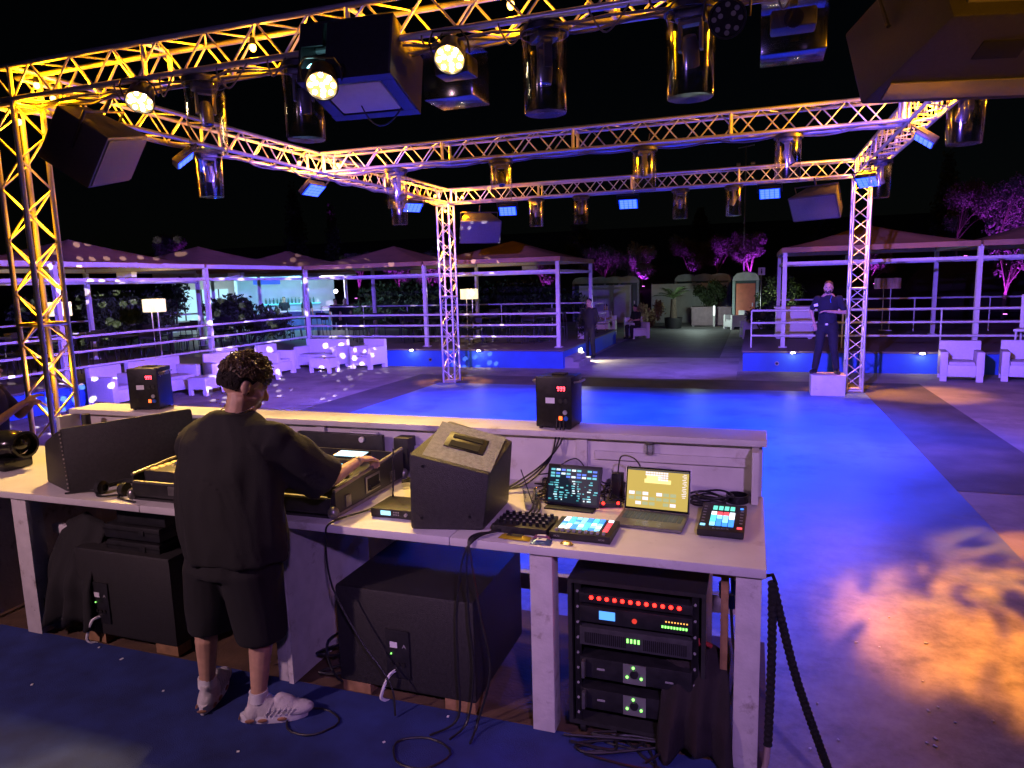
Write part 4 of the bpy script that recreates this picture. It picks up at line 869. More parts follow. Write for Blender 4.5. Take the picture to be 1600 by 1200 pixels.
light('AREA', 'red_lamps_glow', u_, (0, fy-.03, RH+.605), (1, .03, .02), 2.5, (0, -1, 0)); COL.objects['red_lamps_glow'].data.size = .4; COL.objects['red_lamps_glow'].data.shape = 'RECTANGLE'; COL.objects['red_lamps_glow'].data.size_y = .02
u_ = unit('signal_processor', .525, .075); ob('lcd', MB().box((-.12, fy-.007, RH+.528), (.07, .003, .038)), emat('lcd_blue', (.08, .3, 1), 1.5), u_)
ob('red_key', MB().cyl((.0, fy-.004, RH+.52), (.0, fy-.009, RH+.52), .011, n=14), emat('red_key_lit', (.8, .05, .03), .8), u_)
g = MB(); rr_ = MB()
for k in range(9): g.box((.12+k*.0125, fy-.006, RH+.513), (.007, .003, .01)); 
for k in range(8): rr_.box((.135+k*.0125, fy-.006, RH+.537), (.006, .003, .005))
stuff(ob('meter_green', g, E_gr, u_)); stuff(ob('meter_orange', rr_, E_or, u_))
u_ = unit('amplifier', .42, .085, mat('amp_grey', (.06, .06, .065), .45, .2, .2, 30)); sl = MB()
for s in (-1, 1):
    for i in range(22): sl.box((s*.13+(i-10.5)*.0085, fy-.006, RH+.415), (.004, .004, .05))
stuff(ob('vent_slots', sl, M_void, u_)); g = MB()
for k in range(4): g.box((-.03+k*.016, fy-.007, RH+.425), (.008, .003, .018))
ob('meter', g, E_gr, u_)
for z in (.27, .12):
    u_ = unit('amplifier', z, .095); ob('centre_panel', MB().box((.0, fy-.007, RH+z), (.1, .004, .09)), mat('amp_plate', (.3, .3, .29), .4, .5), u_)
    ob('dial', MB().cyl((.0, fy-.01, RH+z+.005), (.0, fy-.02, RH+z+.005), .018, n=16), M_black, u_)
    for dx, dz in ((-.005, .032), (-.032, -.014), (.03, -.014)): ob('lamp', MB().sphere((dx, fy-.01, RH+z+dz), .0065, 8), E_gr, u_)
    ob('badge', MB().box((-.15, fy-.006, RH+z), (.035, .003, .009)), M_btn, u_); ob('badge', MB().box((.15, fy-.006, RH+z-.012), (.035, .003, .007)), M_btn, u_)
    ob('grip', MB().box((-.225, fy-.02, RH+z), (.016, .03, .08), bev=.004), M_edge, u_)
jk = drape('jacket', -.2, 2.815, 3.0, .74, .29, .26, mat('maroon_cloth', (.016, .011, .013), .9, 0, .3, 8, .3, 60), 'dark jacket with a red collar hanging over the corner of the equipment rack')
ob('collar', MB().tube(spline([(-.27, 2.89, .72), (-.23, 2.88, .75), (-.18, 2.885, .755), (-.14, 2.9, .735)]), [.01]*8+[.018]*9+[.01]*8, 8), mat('red_lining', (.3, .02, .02), .8), jk)
for i, x in enumerate((-.12, -.07, -.09)):
    t = thing('hanging_plug', 'blue power plug on a pale cable hanging beside the equipment rack', 'plug', (x+.02, 3.12+.06*i, .86-.1*(i == 2)), group='plugs beside the rack'); at(t, 'plug', MB().cyl((0, 0, 0), (0, 0, .07), .02, .024, 14), mat('plug_blue', (.02, .12, .5), .45)); at(t, 'lead', MB().tube(spline([(0, 0, 0), (.01, -.01, -.15), (.03, -.01, -.3), (.0, .0, -.5)]), .007), mat('lead_grey', (.35, .35, .36), .5))
for k in range(5):
    P = [(-.78+random.uniform(0, .55), 2.68+random.uniform(0, .2), ZS+.008+.01*k) for i in range(5)]
    tag(ob('loose_cable', MB().tube(spline(P, 8), .006), M_black), 'black cable lying in front of the equipment rack', 'cable', 'cables before the rack')
for k in range(9):
    P = [(-2.18+random.uniform(0, .2), 2.9+random.uniform(0, .75), ZS+.0+random.uniform(.0, .16)*(i % 2)) for i in range(5)]
    tag(ob('loose_cable', MB().tube(spline(P, 8), .007), M_black), 'black cable in the heap between side panel and subwoofer', 'cable', 'cables beside the subwoofer')
# rope barrier on the desk corner
t = thing('barrier_rope', 'thick black twisted rope hanging from the corner of the desk', 'rope', (.1, 2.87, .25)); M_rope = mat('black_rope', (.008, .008, .009), .85, 0, .3, 40, .5, 90)
def rope(P, r):
    P = spline(P, 10); out = [P[0]]; L = sum((b-a).length for a, b in zip(P[:-1], P[1:])); n = int(L/.006); Q = []; acc = 0; seg = 0
    lens = [0]
    for a, b in zip(P[:-1], P[1:]): lens.append(lens[-1]+(b-a).length)
    for i in range(n+1):
        s = L*i/n
        while seg < len(P)-2 and lens[seg+1] < s: seg += 1
        Q.append(P[seg].lerp(P[seg+1], (s-lens[seg])/max(1e-6, lens[seg+1]-lens[seg])))
    return Q, [r*(1+.13*math.sin(i*1.45)) for i in range(n+1)]
Q, rr = rope([(-.005, -.03, .83), (.0, -.04, .5), (-.005, -.04, .12)], .017); at(t, 'hanging_end', MB().tube(Q, rr, 10), M_rope)
at(t, 'tail', MB().tube(spline([(-.005, -.04, .12), (-.01, -.05, .05), (-.02, -.05, .0)]), .012, 8), mat('worn_tape', (.35, .25, .25), .8))
Q, rr = rope([(-.005, -.03, .83), (.03, -.02, .68), (.1, .02, .4), (.2, .1, .08), (.26, .16, -.1), (.34, .1, -.235)], .017); at(t, 'slung_rope', MB().tube(Q, rr, 10), M_rope)
at(t, 'hook', MB().tube([(-.03, -.0, .84), (-.005, -.03, .86), (.01, -.03, .82)], .008), M_blackmetal)
# litter on carpet and ground
lm_ = [MB().box((0, 0, .002), (.02, .012, .003)).mesh('paper_scrap', M_plastic), MB().box((0, 0, .002), (.012, .01, .003)).mesh('paper_scrap', M_plastic)]
for x, y in ((420, 1035), (155, 1012), (50, 1070), (372, 1175), (255, 1080), (700, 1120), (320, 1030), (190, 1030), (600, 1160)):
    p = pxz(x, y, ZS+.001); tag(mk('paper_scrap', random.choice(lm_), None, p, (0, 0, random.uniform(0, 3))), 'tiny scrap of white paper on the blue carpet', 'litter', 'paper scraps on the carpet')
for k in range(16):
    p = pxz(random.uniform(1230, 1560), random.uniform(960, 1190), .01); tag(mk('paper_scrap', random.choice(lm_), None, p, (0, 0, random.uniform(0, 3))), 'tiny scrap of paper on the floor beside the rope', 'litter', 'paper scraps beside the rope')

# ================================================================== PEOPLE
def _sphere_pts(c, r, n=10):
    out = []
    for k in range(n//2+1):
        ph = math.pi*k/(n//2)
        for i in range(n if 0 < k < n//2 else 1):
            t = 2*math.pi*i/n; out.append((c[0]+r*math.sin(ph)*math.cos(t), c[1]+r*math.sin(ph)*math.sin(t), c[2]+r*math.cos(ph)))
    return out
TMP = bpy.data.scenes.new('tmp')
def blob(parts, voxel, smooth=6, T=None, fold=None, factor=.5):
    """parts: ('c',p0,p1,r0,r1) round cones, ('e',centre,(rx,ry,rz),rot) ellipsoids, ('l',rings) lofts -> one continuous mesh."""
    bm = bmesh.new()
    for p in parts:
        b2 = bmesh.new()
        if p[0] == 'c':
            for q in _sphere_pts(p[1], p[3], 12)+_sphere_pts(p[2], p[4], 12): b2.verts.new(q)
            res = bmesh.ops.convex_hull(b2, input=b2.verts[:]); 
            bmesh.ops.delete(b2, geom=[g for g in res['geom_interior'] if isinstance(g, bmesh.types.BMVert)], context='VERTS')
        elif p[0] == 't':
            tb = MB().tube(p[1], p[2], 18); tv = [b2.verts.new(v) for v in tb.v]
            for f in tb.f: b2.faces.new([tv[i] for i in f])
        elif p[0] == 'e':
            bmesh.ops.create_uvsphere(b2, u_segments=18, v_segments=12, radius=1); rm = p[3] if len(p) > 3 else Matrix.Identity(3)
            for v in b2.verts: v.co = rm@Vector((v.co.x*p[2][0], v.co.y*p[2][1], v.co.z*p[2][2]))+Vector(p[1])
        else:
            rings = p[1]; n = 20; L = []
            for (cx, cy, cz, a, b) in rings: L.append([b2.verts.new((cx+a*math.cos(2*math.pi*i/n), cy+b*math.sin(2*math.pi*i/n), cz)) for i in range(n)])
            for A, B in zip(L[:-1], L[1:]):
                for i in range(n): b2.faces.new((A[i], A[(i+1) % n], B[(i+1) % n], B[i]))
            b2.faces.new(L[0][::-1]); b2.faces.new(L[-1])
        me = bpy.data.meshes.new('tmp'); bmesh.ops.recalc_face_normals(b2, faces=b2.faces[:]); b2.to_mesh(me); b2.free(); bm.from_mesh(me); bpy.data.meshes.remove(me)
    me = bpy.data.meshes.new('blob'); bm.to_mesh(me); bm.free(); o = bpy.data.objects.new('tmp', me); TMP.collection.objects.link(o)
    r = o.modifiers.new('r', 'REMESH'); r.mode = 'VOXEL'; r.voxel_size = voxel
    if smooth: s = o.modifiers.new('s', 'SMOOTH'); s.iterations = smooth; s.factor = factor
    with bpy.context.temp_override(scene=TMP, view_layer=TMP.view_layers[0]):
        dg = bpy.context.evaluated_depsgraph_get(); out = bpy.data.meshes.new_from_object(o.evaluated_get(dg))
    bpy.data.objects.remove(o); bpy.data.meshes.remove(me)
    if fold:
        amp, sx, sz = fold; out.update(); 
        for v in out.vertices:
            c = v.co; a = .6-1.6*abs(mnoise.noise(Vector((c.x*sx+c.z*1.5, c.y*sx, c.z*sz))))+.4*mnoise.noise(Vector((c.x*sx*2.3+5, c.y*sx*2.3, c.z*sz*2.1))); v.co = c+v.normal*(amp*a)
    if T is not None: out.transform(T)
    out.polygons.foreach_set('use_smooth', [True]*len(out.polygons)); out.update(); return out
def part(name, me, m, parent): me.materials.clear(); me.materials.append(m); return mk(name, me, parent)
def fingers(w, d, up, side, curl=.5, s=1.0, thumb=1):
    """palm + five bent fingers: w wrist, d pointing direction, up = back of the hand, side = thumb direction."""
    w = Vector(w); d = Vector(d).normalized(); side = Vector(side).normalized(); up = Vector(up).normalized(); P = []
    pc = w+d*.05*s; P.append(('e', pc, (.042*s, .05*s, .017*s), Matrix((side, d, up)).transposed()))
    for k, (off, L) in enumerate(((.03, .07), (.01, .08), (-.01, .075), (-.029, .06))):
        a = w+d*.088*s+side*off*s; f1 = (d*math.cos(curl)-up*math.sin(curl)); b = a+f1*L*.45*s; f2 = (d*math.cos(curl*2.1)-up*math.sin(curl*2.1)); c = b+f2*L*.33*s; f3 = (d*math.cos(curl*3)-up*math.sin(curl*3)); e = c+f3*L*.25*s
        P += [('c', a-d*.02*s, b, .0095*s, .0088*s), ('c', b, c, .0088*s, .008*s), ('c', c, e, .008*s, .007*s)]
    a = w+d*.025*s+side*.033*s; b = a+(d*.7+side*.6-up*.25).normalized()*.038*s; c = b+(d*.9+side*.15-up*.45).normalized()*.03*s
    P += [('c', a, b, .0125*s, .0105*s), ('c', b, c, .0105*s, .008*s)]
    return P
def head_parts(c, yaw, pitch, s=1.0, roll=0):
    """head local: +Y face, +Z up, centre of skull at c."""
    M = Matrix.Rotation(-yaw, 3, 'Z')@Matrix.Rotation(-pitch, 3, 'X')@Matrix.Rotation(roll, 3, 'Y'); c = Vector(c)
    q = lambda *v: c+M@(Vector(v)*s)
    P = [('e', q(0, -.012, .025), (.076*s, .096*s, .088*s), M), ('e', q(0, .03, -.03), (.064*s, .068*s, .082*s), M), ('c', q(0, .062, -.098), q(0, .05, -.08), .024*s, .04*s),
         ('c', q(-.055, .0, -.06), q(-.025, .06, -.095), .022*s, .024*s), ('c', q(.055, .0, -.06), q(.025, .06, -.095), .022*s, .024*s),
         ('c', q(0, .093, .012), q(0, .115, -.026), .009*s, .0135*s), ('e', q(-.012, .103, -.03), (.009*s,)*3), ('e', q(.012, .103, -.03), (.009*s,)*3),
         ('c', q(-.032, .083, .022), q(.032, .083, .022), .013*s, .013*s), ('c', q(-.018, .094, -.058), q(.018, .094, -.058), .0085*s, .0085*s), ('c', q(-.015, .092, -.071), q(.015, .092, -.071), .0088*s, .0088*s)]
    for sx in (-1, 1):
        P += [('e', q(sx*.079, -.008, -.008), (.009*s, .02*s, .032*s), M@Matrix.Rotation(R(12), 3, 'X')), ('e', q(sx*.045, .055, -.03), (.022*s, .028*s, .025*s), M)]
    return P, M, q
def curls(q, M, n, mode, s=1.0, seed=3):
    rd = random.Random(seed); mb = MB()
    for k in range(n):
        a = rd.uniform(0, 2*math.pi); h = rd.uniform(.12, 1) if mode == 'top' else rd.uniform(-.62, .25)
        rr = math.sqrt(max(0, 1-h*h)); x, y, z = rr*math.cos(a)*.08, -.012+rr*math.sin(a)*.1+.014*h, .03+h*.094
        n_ = Vector((x, y+.012, z-.025)).normalized(); t1 = n_.orthogonal().normalized(); t2 = n_.cross(t1); ph = rd.uniform(0, 6.3); R_ = rd.uniform(.006, .014); ln = rd.uniform(.008, .012+.03*max(h, 0))
        if mode != 'top':
            ln = .003; R_ *= .3
            if y > .02+.05*max(0, h) or (abs(x) > .06 and y > -.035 and h < .05): continue
        pts = []
        for i in range(8):
            u = i/7; an = ph+u*5.5; pts.append(q(*(Vector((x, y, z))+n_*(.002+ln*u)+t1*R_*math.cos(an)+t2*R_*math.sin(an))))
        mb.tube(pts, [.0042*s, .0048*s, .0048*s, .0046*s, .0042*s, .0036*s, .003*s, .0016*s], 5)
    return mb
# ---- the DJ
dj = thing('person', 'person in oversized black T-shirt, black shorts and white trainers reaching over the players', 'person', (-2.37, 2.52, ZS)); o = Vector(dj.location); Ti = Matrix.Translation(-o)
hc = (-2.285, 2.67, 1.85); hp_, hM, hq = head_parts(hc, R(36), R(24), 1.08)
wr = Vector((-1.965, 3.13, 1.385)); elb = Vector((-1.955, 2.85, 1.36)); shR = Vector((-2.1, 2.6, 1.585)); shL = Vector((-2.52, 2.62, 1.6))
body = hp_+[('c', (-2.3, 2.6, 1.64), (-2.285, 2.635, 1.79), .062, .056), ('e', (-2.31, 2.58, 1.45), (.19, .11, .24)), ('e', (-2.33, 2.55, 1.15), (.155, .11, .2)),
        ('c', shR, elb, .05, .038), ('c', elb, wr, .039, .025), ('c', shL, (-2.62, 2.75, 1.36), .05, .038), ('c', (-2.62, 2.75, 1.36), (-2.58, 3.0, 1.33), .039, .025),
        ('c', (-2.42, 2.54, 1.05), (-2.5, 2.56, .72), .09, .06), ('c', (-2.5, 2.56, .72), (-2.52, 2.535, .62), .058, .054), ('c', (-2.515, 2.53, .6), (-2.525, 2.52, .36), .055, .034), ('c', (-2.525, 2.52, .36), (-2.53, 2.525, .3), .034, .034),
        ('c', (-2.26, 2.54, 1.05), (-2.21, 2.57, .72), .09, .06), ('c', (-2.21, 2.57, .72), (-2.205, 2.545, .62), .058, .054), ('c', (-2.2, 2.54, .6), (-2.2, 2.5, .37), .056, .035), ('c', (-2.2, 2.5, .37), (-2.2, 2.5, .3), .035, .035)]
body += fingers(wr+Vector((0, .01, 0)), (.12, .95, -.12), (-.1, .1, 1), (-1, .1, 0), .55)+fingers((-2.58, 3.0, 1.33), (.1, .9, -.2), (0, .1, 1), (1, 0, 0), .4)
part('body', blob(body, .0058, 5, Ti), M_skin, dj)
sh = [('l', [(-2.315, 2.55, 1.05, .275, .175), (-2.318, 2.55, 1.15, .285, .18), (-2.32, 2.555, 1.3, .285, .178), (-2.315, 2.57, 1.47, .278, .168), (-2.31, 2.585, 1.6, .262, .145), (-2.305, 2.595, 1.675, .2, .11), (-2.3, 2.605, 1.735, .1, .09)]),
      ('c', (-2.16, 2.59, 1.6), shR+Vector((.01, .01, .01)), .1, .1), ('t', [shR+Vector((-.03, -.02, .02)), (-2.03, 2.68, 1.52), (-1.995, 2.75, 1.44), (-1.968, 2.81, 1.375)], [.1, .1, .1, .108]), ('c', (-2.08, 2.65, 1.46), (-2.0, 2.76, 1.36), .08, .07),
      ('c', (-2.45, 2.6, 1.6), (-2.55, 2.63, 1.55), .1, .1), ('t', [(-2.53, 2.62, 1.58), (-2.59, 2.68, 1.47), (-2.62, 2.74, 1.35)], [.1, .1, .105])]
part('t_shirt', blob(sh, .010, 7, Ti, (.02, 6.5, 3.2)), M_cotton, dj)
so2 = [('l', [(-2.325, 2.55, .98, .235, .165), (-2.33, 2.55, 1.1, .235, .155), (-2.33, 2.55, 1.22, .21, .14)]), ('l', [(-2.49, 2.56, .655, .115, .115), (-2.47, 2.555, .8, .13, .13), (-2.43, 2.55, 1.0, .14, .15), (-2.42, 2.55, 1.1, .12, .13)]),
       ('l', [(-2.205, 2.56, .645, .118, .115), (-2.215, 2.555, .8, .13, .13), (-2.23, 2.55, 1.0, .14, .15), (-2.25, 2.55, 1.1, .12, .13)])]
part('shorts', blob(so2, .01, 5, Ti, (.009, 5, 3)), mat('black_jersey', (.011, .011, .012), .85, 0, .3, 8, .2, 260), dj)
hcap = [('e', hq(0, -.02, .034), (.0865, .103, .098), hM)]
cap = blob(hcap, .007, 3, Ti)
bm = bmesh.new(); bm.from_mesh(cap); iq = hM.inverted()
kill = [v for v in bm.verts if (lambda L: L.z < -.062+1.15*max(0, L.y+.022) or L.y > .058)(iq@(v.co+o-Vector(hc)))]
bmesh.ops.delete(bm, geom=kill, context='VERTS'); bm.to_mesh(cap); bm.free(); hair = part('hair', cap, M_hair, dj)
cm = curls(lambda *v: hq(*v)-o, hM, 1300, 'top'); stuff(ob('fade', curls(lambda *v: hq(*v)-o, hM, 1500, 'side', .6, 9), M_hair, hair)); stuff(ob('curls', cm, mat('lit_brown_curls', (.07, .04, .018), .5, 0, .4, 60), hair))  # curls coloured browner than the fade, as if lit on top
ob('necklace', MB().tube([(-2.292+.075*math.cos(a)-o.x, 2.618+.07*math.sin(a)-o.y, 1.745+.015*math.sin(a)-o.z) for a in [i*math.pi/16 for i in range(33)]], .0035, 6), mat('silver_chain', (.7, .66, .6), .25, .9), dj)
def shoe(pos, yaw, lab=None):
    M = Matrix.Translation(Vector(pos)-o)@Matrix.Rotation(-yaw, 4, 'Z')
    up = [('l', [(0, -.02, .03, .045, .11), (0, -.03, .07, .043, .1), (0, -.06, .105, .036, .062), (0, -.07, .125, .036, .05)]), ('e', (0, .1, .045), (.048, .085, .035)), ('e', (0, .03, .06), (.045, .1, .04)), ('c', (0, -.09, .06), (0, -.1, .04), .042, .046), ('c', (0, .03, .1), (0, .07, .08), .028, .03)]
    u = part('shoe', blob(up, .006, 4, M), mat('white_mesh_shoe', (.62, .6, .6), .7, 0, .1, 40, .3, 220), dj)
    s_ = MB(); n = 22; ring = []
    for i in range(n): a = 2*math.pi*i/n; y = math.sin(a); ring.append(((.046+.007*y)*math.cos(a), -.005+.158*y))
    vs = [(x, y, 0) for x, y in ring]+[(x*1.06, y*1.02, .018) for x, y in ring]+[(x, y, .04) for x, y in ring]
    s_.add(vs, [(i, (i+1) % n, n+(i+1) % n, n+i) for i in range(n)]+[(n+i, n+(i+1) % n, 2*n+(i+1) % n, 2*n+i) for i in range(n)]+[tuple(range(n-1, -1, -1)), tuple(range(2*n, 3*n))], True, M)
    ob('sole', s_, M_plastic, u); w_ = MB()
    for y in (-.11, -.05, .04): 
        for sx in (-1, 1): w_.sphere((sx*(.049-.006*(abs(y) > .1)), y, .02), (.005, .024, .01), 10, M)
    w_.sphere((0, -.165, .022), (.025, .004, .009), 10, M); stuff(ob('air_window', w_, mat('amber_sole', (.35, .18, .1), .3), u))
    sw = MB()
    for k in range(6):
        for sx in (-1, 1): sw.tube([M@Vector((sx*.05, -.04+k*.022, .038)), M@Vector((sx*.047, -.02+k*.024, .065)), M@Vector((sx*.028, .0+k*.024, .098-.008*k))], .0028, 5)
    stuff(ob('cage_lines', sw, mat('shoe_grey', (.52, .51, .52), .6), u)); ob('sock', MB().lathe([(.045, .1), (.043, .15), (.037, .15)], 18, (0, -.07, 0), M), M_plastic, u)
shoe((-2.556, 2.59, ZS+.002), R(-22)); shoe((-2.137, 2.531, ZS+.002), R(64))
ob('bracelet', MB().lathe([(.029, -.006), (.031, 0), (.029, .006)], 18), M_edge, dj, loc=wr+Vector((0, -.03, 0))-o, rot=(R(90), 0, 0))

def figure(label, pos, face, pose, shirt, trousers, hairm=M_hair, s=1.0, short=True, vox=.016, group=None):
    """generic small figure; joints in local metres, +Y is where the figure faces."""
    t = thing('person', label, 'person', pos, (0, 0, -face), group); J = dict(pel=(0, 0, .95), chest=(0, .01, 1.32), neck=(0, .01, 1.5), head=(0, .03, 1.645), sl=(-.19, 0, 1.44), sr=(.19, 0, 1.44), el=(-.25, -.02, 1.15), er=(.25, -.02, 1.15), wl=(-.24, .1, .92), wr=(.24, .1, .92), hl=(-.09, 0, .92), hr=(.09, 0, .92), kl=(-.11, .02, .5), kr=(.11, .02, .5), al=(-.12, -.02, .09), ar=(.12, -.02, .09), tl=(-.14, .14, .03), tr=(.14, .14, .03), yaw=0, pitch=0)
    J.update(pose); V = {k: Vector(v)*s for k, v in J.items() if not isinstance(v, (int, float))}
    hp, M, q = head_parts(V['head'], J['yaw'], J['pitch'], s)
    B = hp+[('c', V['neck'], V['head']-Vector((0, .02, .05)), .055*s, .05*s), ('e', V['chest'], (.16*s, .1*s, .24*s)), ('c', V['pel'], V['chest'], .12*s, .12*s)]
    for a in 'lr':
        B += [('c', V['s'+a], V['e'+a], .045*s, .037*s), ('c', V['e'+a], V['w'+a], .037*s, .025*s), ('c', V['h'+a], V['k'+a], .08*s, .055*s), ('c', V['k'+a], V['a'+a], .05*s, .035*s)]
        d = (V['w'+a]-V['e'+a]).normalized(); sd = d.cross(Vector((0, 0, 1))); sd = sd.normalized() if sd.length > .1 else Vector((0, 1, 0)); B += fingers(V['w'+a], d, d.cross(sd)*-1, sd, .35, s)
    part('body', blob(B, .009, 4), M_skin, t)
    S = [('l', [(*(V['pel']+Vector((0, 0, -.02*s))), .165*s, .125*s), (*(V['pel'].lerp(V['chest'], .5)), .165*s, .12*s), (*V['chest'], .19*s, .125*s), (*(V['chest']+Vector((0, 0, .1*s))), .18*s, .11*s), (*(V['neck']+Vector((0, 0, .01))), .075*s, .07*s)])]
    for a in 'lr':
        e = V['s'+a].lerp(V['e'+a], .75 if short else 1); S += [('c', V['s'+a], e, .064*s, .056*s)]
        if not short: S += [('c', V['e'+a], V['e'+a].lerp(V['w'+a], .93), .06*s, .042*s)]
    part('shirt', blob(S, vox, 4, None, (.008, 5, 4)), shirt, t)
    L = [('c', V['hl'], V['hr'], .115*s, .115*s), ('c', V['pel'], V['pel']-Vector((0, 0, .05*s)), .14*s, .13*s)]
    for a in 'lr': L += [('c', V['h'+a], V['k'+a], .1*s, .078*s), ('c', V['k'+a], V['a'+a], .078*s, .06*s)]
    part('trousers', blob(L, vox, 3, None, (.007, 6, 5)), trousers, t)
    for a in 'lr':
        part('shoe', blob([('c', V['a'+a]-Vector((0, .02, .03*s)), V['t'+a], .05*s, .04*s), ('c', V['a'+a], V['a'+a]-Vector((0, 0, .05*s)), .048*s, .05*s)], .012, 3), M_black, t)
    hc_ = blob([('e', q(0, -.022, .04), (.081*s, .092*s, .088*s), M)], .012, 2); bm = bmesh.new(); bm.from_mesh(hc_); iM = M.inverted()
    kl = [v for v in bm.verts if (lambda L_: L_.z < -.02*s+.9*max(0, L_.y) or L_.y > .075*s)(iM@(v.co-V['head']))]; bmesh.ops.delete(bm, geom=kl, context='VERTS'); bm.to_mesh(hc_); bm.free(); part('hair', hc_, hairm, t)
    e_ = MB()
    for sx in (-1, 1): e_.sphere(q(sx*.03, .091, .004), .009*s, 8)
    ob('eyes', e_, M_void, t); return t, V, q
M_navy = mat('navy_cloth', (.012, .013, .02), .85, 0, .3, 10, .2, 120); M_dark = mat('charcoal_cloth', (.015, .015, .016), .85, 0, .3, 10, .2, 120)
# man standing on the white box
BX = Vector((1.36, 14.5, 0)); BH = .40
bt = thing('white_box', 'plain white wooden box at the foot of the truss tower, used as a step', 'box', BX)
at(bt, 'body', MB().box((0, 0, BH/2-.005), (.6, .5, BH-.02), bev=.006), M_white); at(bt, 'top_board', MB().box((0, 0, BH-.008), (.62, .52, .016), bev=.004), M_white)
t, V, q = figure('person in dark polo shirt and trousers standing on the white box with one forearm raised', (1.33, 14.55, BH), R(190), dict(el=(.0, 0, 0), wl=(0, 0, 0)) | dict(el=(-.3, .02, 1.17), wl=(-.02, .2, 1.2), er=(.3, -.05, 1.2), wr=(.22, .08, .97), kl=(-.13, .03, .5), kr=(.13, .03, .5), al=(-.19, -.02, .09), ar=(.19, -.02, .09), tl=(-.24, .12, .03), tr=(.24, .12, .03)), M_navy, M_dark, mat('fair_hair', (.12, .07, .035), .5))
ob('beard', MB().sphere(q(0, .055, -.075), (.058, .05, .045), 14), mat('brown_beard', (.08, .05, .03), .7), t)
ob('cigarette', MB().cyl(q(.0, .1, -.064), q(.005, .16, -.075), .004, n=8), M_plastic, t); ob('badge', MB().box((-.07, .14, 1.33), (.07, .008, .05), Matrix.Rotation(.2, 4, 'Y')), M_plastic, t); ob('lanyard', MB().tube([(-.07, .06, 1.5), (-.05, .145, 1.42), (-.06, .142, 1.36)], .007), mat('blue_lanyard', (.03, .1, .4), .6), t)
ob('belt_buckle', MB().box((0, .138, .95), (.05, .012, .035), bev=.003), M_edge, t)
# man by the terrace steps
figure('person in black long-sleeved clothes standing by the lit terrace steps', (-4.62, 20.4, .006), R(205), dict(el=(-.24, -.08, 1.17), wl=(-.1, -.13, .98), er=(.25, -.05, 1.16), wr=(.12, -.14, .98), yaw=R(-15)), M_dark, M_dark, short=False)
SIT = dict(pel=(0, -.05, .5), chest=(0, .0, .87), neck=(0, .03, 1.05), head=(0, .07, 1.19), sl=(-.18, 0, .99), sr=(.18, 0, .99), el=(-.22, .08, .74), er=(.22, .08, .74), wl=(-.08, .3, .72), wr=(.08, .3, .72), hl=(-.09, 0, .48), hr=(.09, 0, .48), kl=(-.13, .4, .48), kr=(.13, .4, .48), al=(-.13, .38, .09), ar=(.13, .38, .09), tl=(-.13, .52, .04), tr=(.13, .52, .04), pitch=R(20))
pA = pxz(952, 527, 0); pB = pxz(988, 530, 0)
figure('person in white T-shirt seated at the low table beyond the path, head bowed', (pA.x-.3, pA.y+.9, 0), R(185), SIT, mat('white_tee', (.5, .5, .5), .8), M_dark)
figure('person in dark T-shirt seated on the pale armchair beyond the path, head bowed', (pB.x+.1, pB.y+.35, 0), R(215), SIT, M_dark, M_dark)
# someone at the desk end, mostly out of the picture
figure('person in black at the far end of the desk raising both hands together', (-6.02, 3.95, 0), R(60), dict(el=(-.26, .12, 1.22), wl=(-.06, .3, 1.33), er=(.27, .12, 1.2), wr=(.06, .3, 1.36)), M_dark, M_dark, s=1.04)

# ================================================================== LOUNGE FURNITURE
def make_seat(name, w, label, cat):
    t = thing(name, label, cat); d, sh_ = .74, .36
    at(t, 'seat', MB().box((0, 0, .22), (w-.28, d-.06, .24), bev=.015), M_plastic)
    at(t, 'cushion', MB().box((0, -.04, .375), (w-.31, d-.2, .08), bev=.03), mat('seat_cushion', (.66, .66, .7), .8, 0, .08, 6, .2, 60))
    at(t, 'backrest', MB().box((0, d/2-.07, .46), (w-.02, .13, .7), bev=.02), M_plastic)
    for s in (-1, 1):
        at(t, 'armrest', MB().box((s*(w/2-.07), -.03, .37), (.14, d-.1, .5), bev=.018), M_plastic)
        for y in (-d/2+.07, d/2-.07): at(t, 'leg', MB().box((s*(w/2-.07), y, .06), (.12, .1, .12)), M_plastic)
    return t
arm0 = make_seat('armchair', .78, 'x', 'armchair'); sofa0 = make_seat('sofa', 1.45, 'x', 'sofa'); GA = 'white lounge seats beside the dance floor'
used = {}
def seat(proto, x, y, rz, label, group=GA):
    if proto.name not in used: used[proto.name] = 1; proto.location = (x, y, .004); proto.rotation_euler = (0, 0, rz); proto['label'] = label; proto['group'] = group; return proto
    return dup(proto, (x, y, .004), (0, 0, rz), label, group)
E90 = R(90)
seat(arm0, -12.42, 10.75, E90, 'white rattan-style armchair closest to the truss tower beside the DJ desk')
seat(sofa0, -12.45, 12.05, E90, 'white two-seat sofa speckled with light dots behind the spark machine on the ledge')
seat(arm0, -11.9, 13.3, R(60), 'white armchair speckled with light dots behind the head of the DJ')
seat(arm0, -12.45, 14.35, E90, 'white armchair with light dots under the second pergola post')
seat(arm0, -12.2, 15.6, E90, 'white armchair turned sideways next to the dark gap before the last sofa')
seat(sofa0, -11.75, 17.1, R(-2), 'white sofa in front of the blue terrace wall with a small table before it')
seat(arm0, -10.3, 17.22, R(-12), 'single white armchair against the blue wall beside the last sofa')
seat(arm0, 4.15, 16.9, R(-8), 'white armchair closest to the tower with the white box')
seat(arm0, 5.3, 17.0, R(-12), 'white armchair further along the blue wall past its neighbour')
t = thing('white_chair', 'glossy white plastic chair standing on the terrace behind the last armchair', 'chair', (5.75, 18.2, .51), (0, 0, R(-30)))
at(t, 'seat', MB().box((0, 0, .45), (.5, .5, .06), bev=.02), M_plastic); at(t, 'backrest', MB().box((0, .24, .85), (.5, .06, .75), bev=.03), M_plastic)
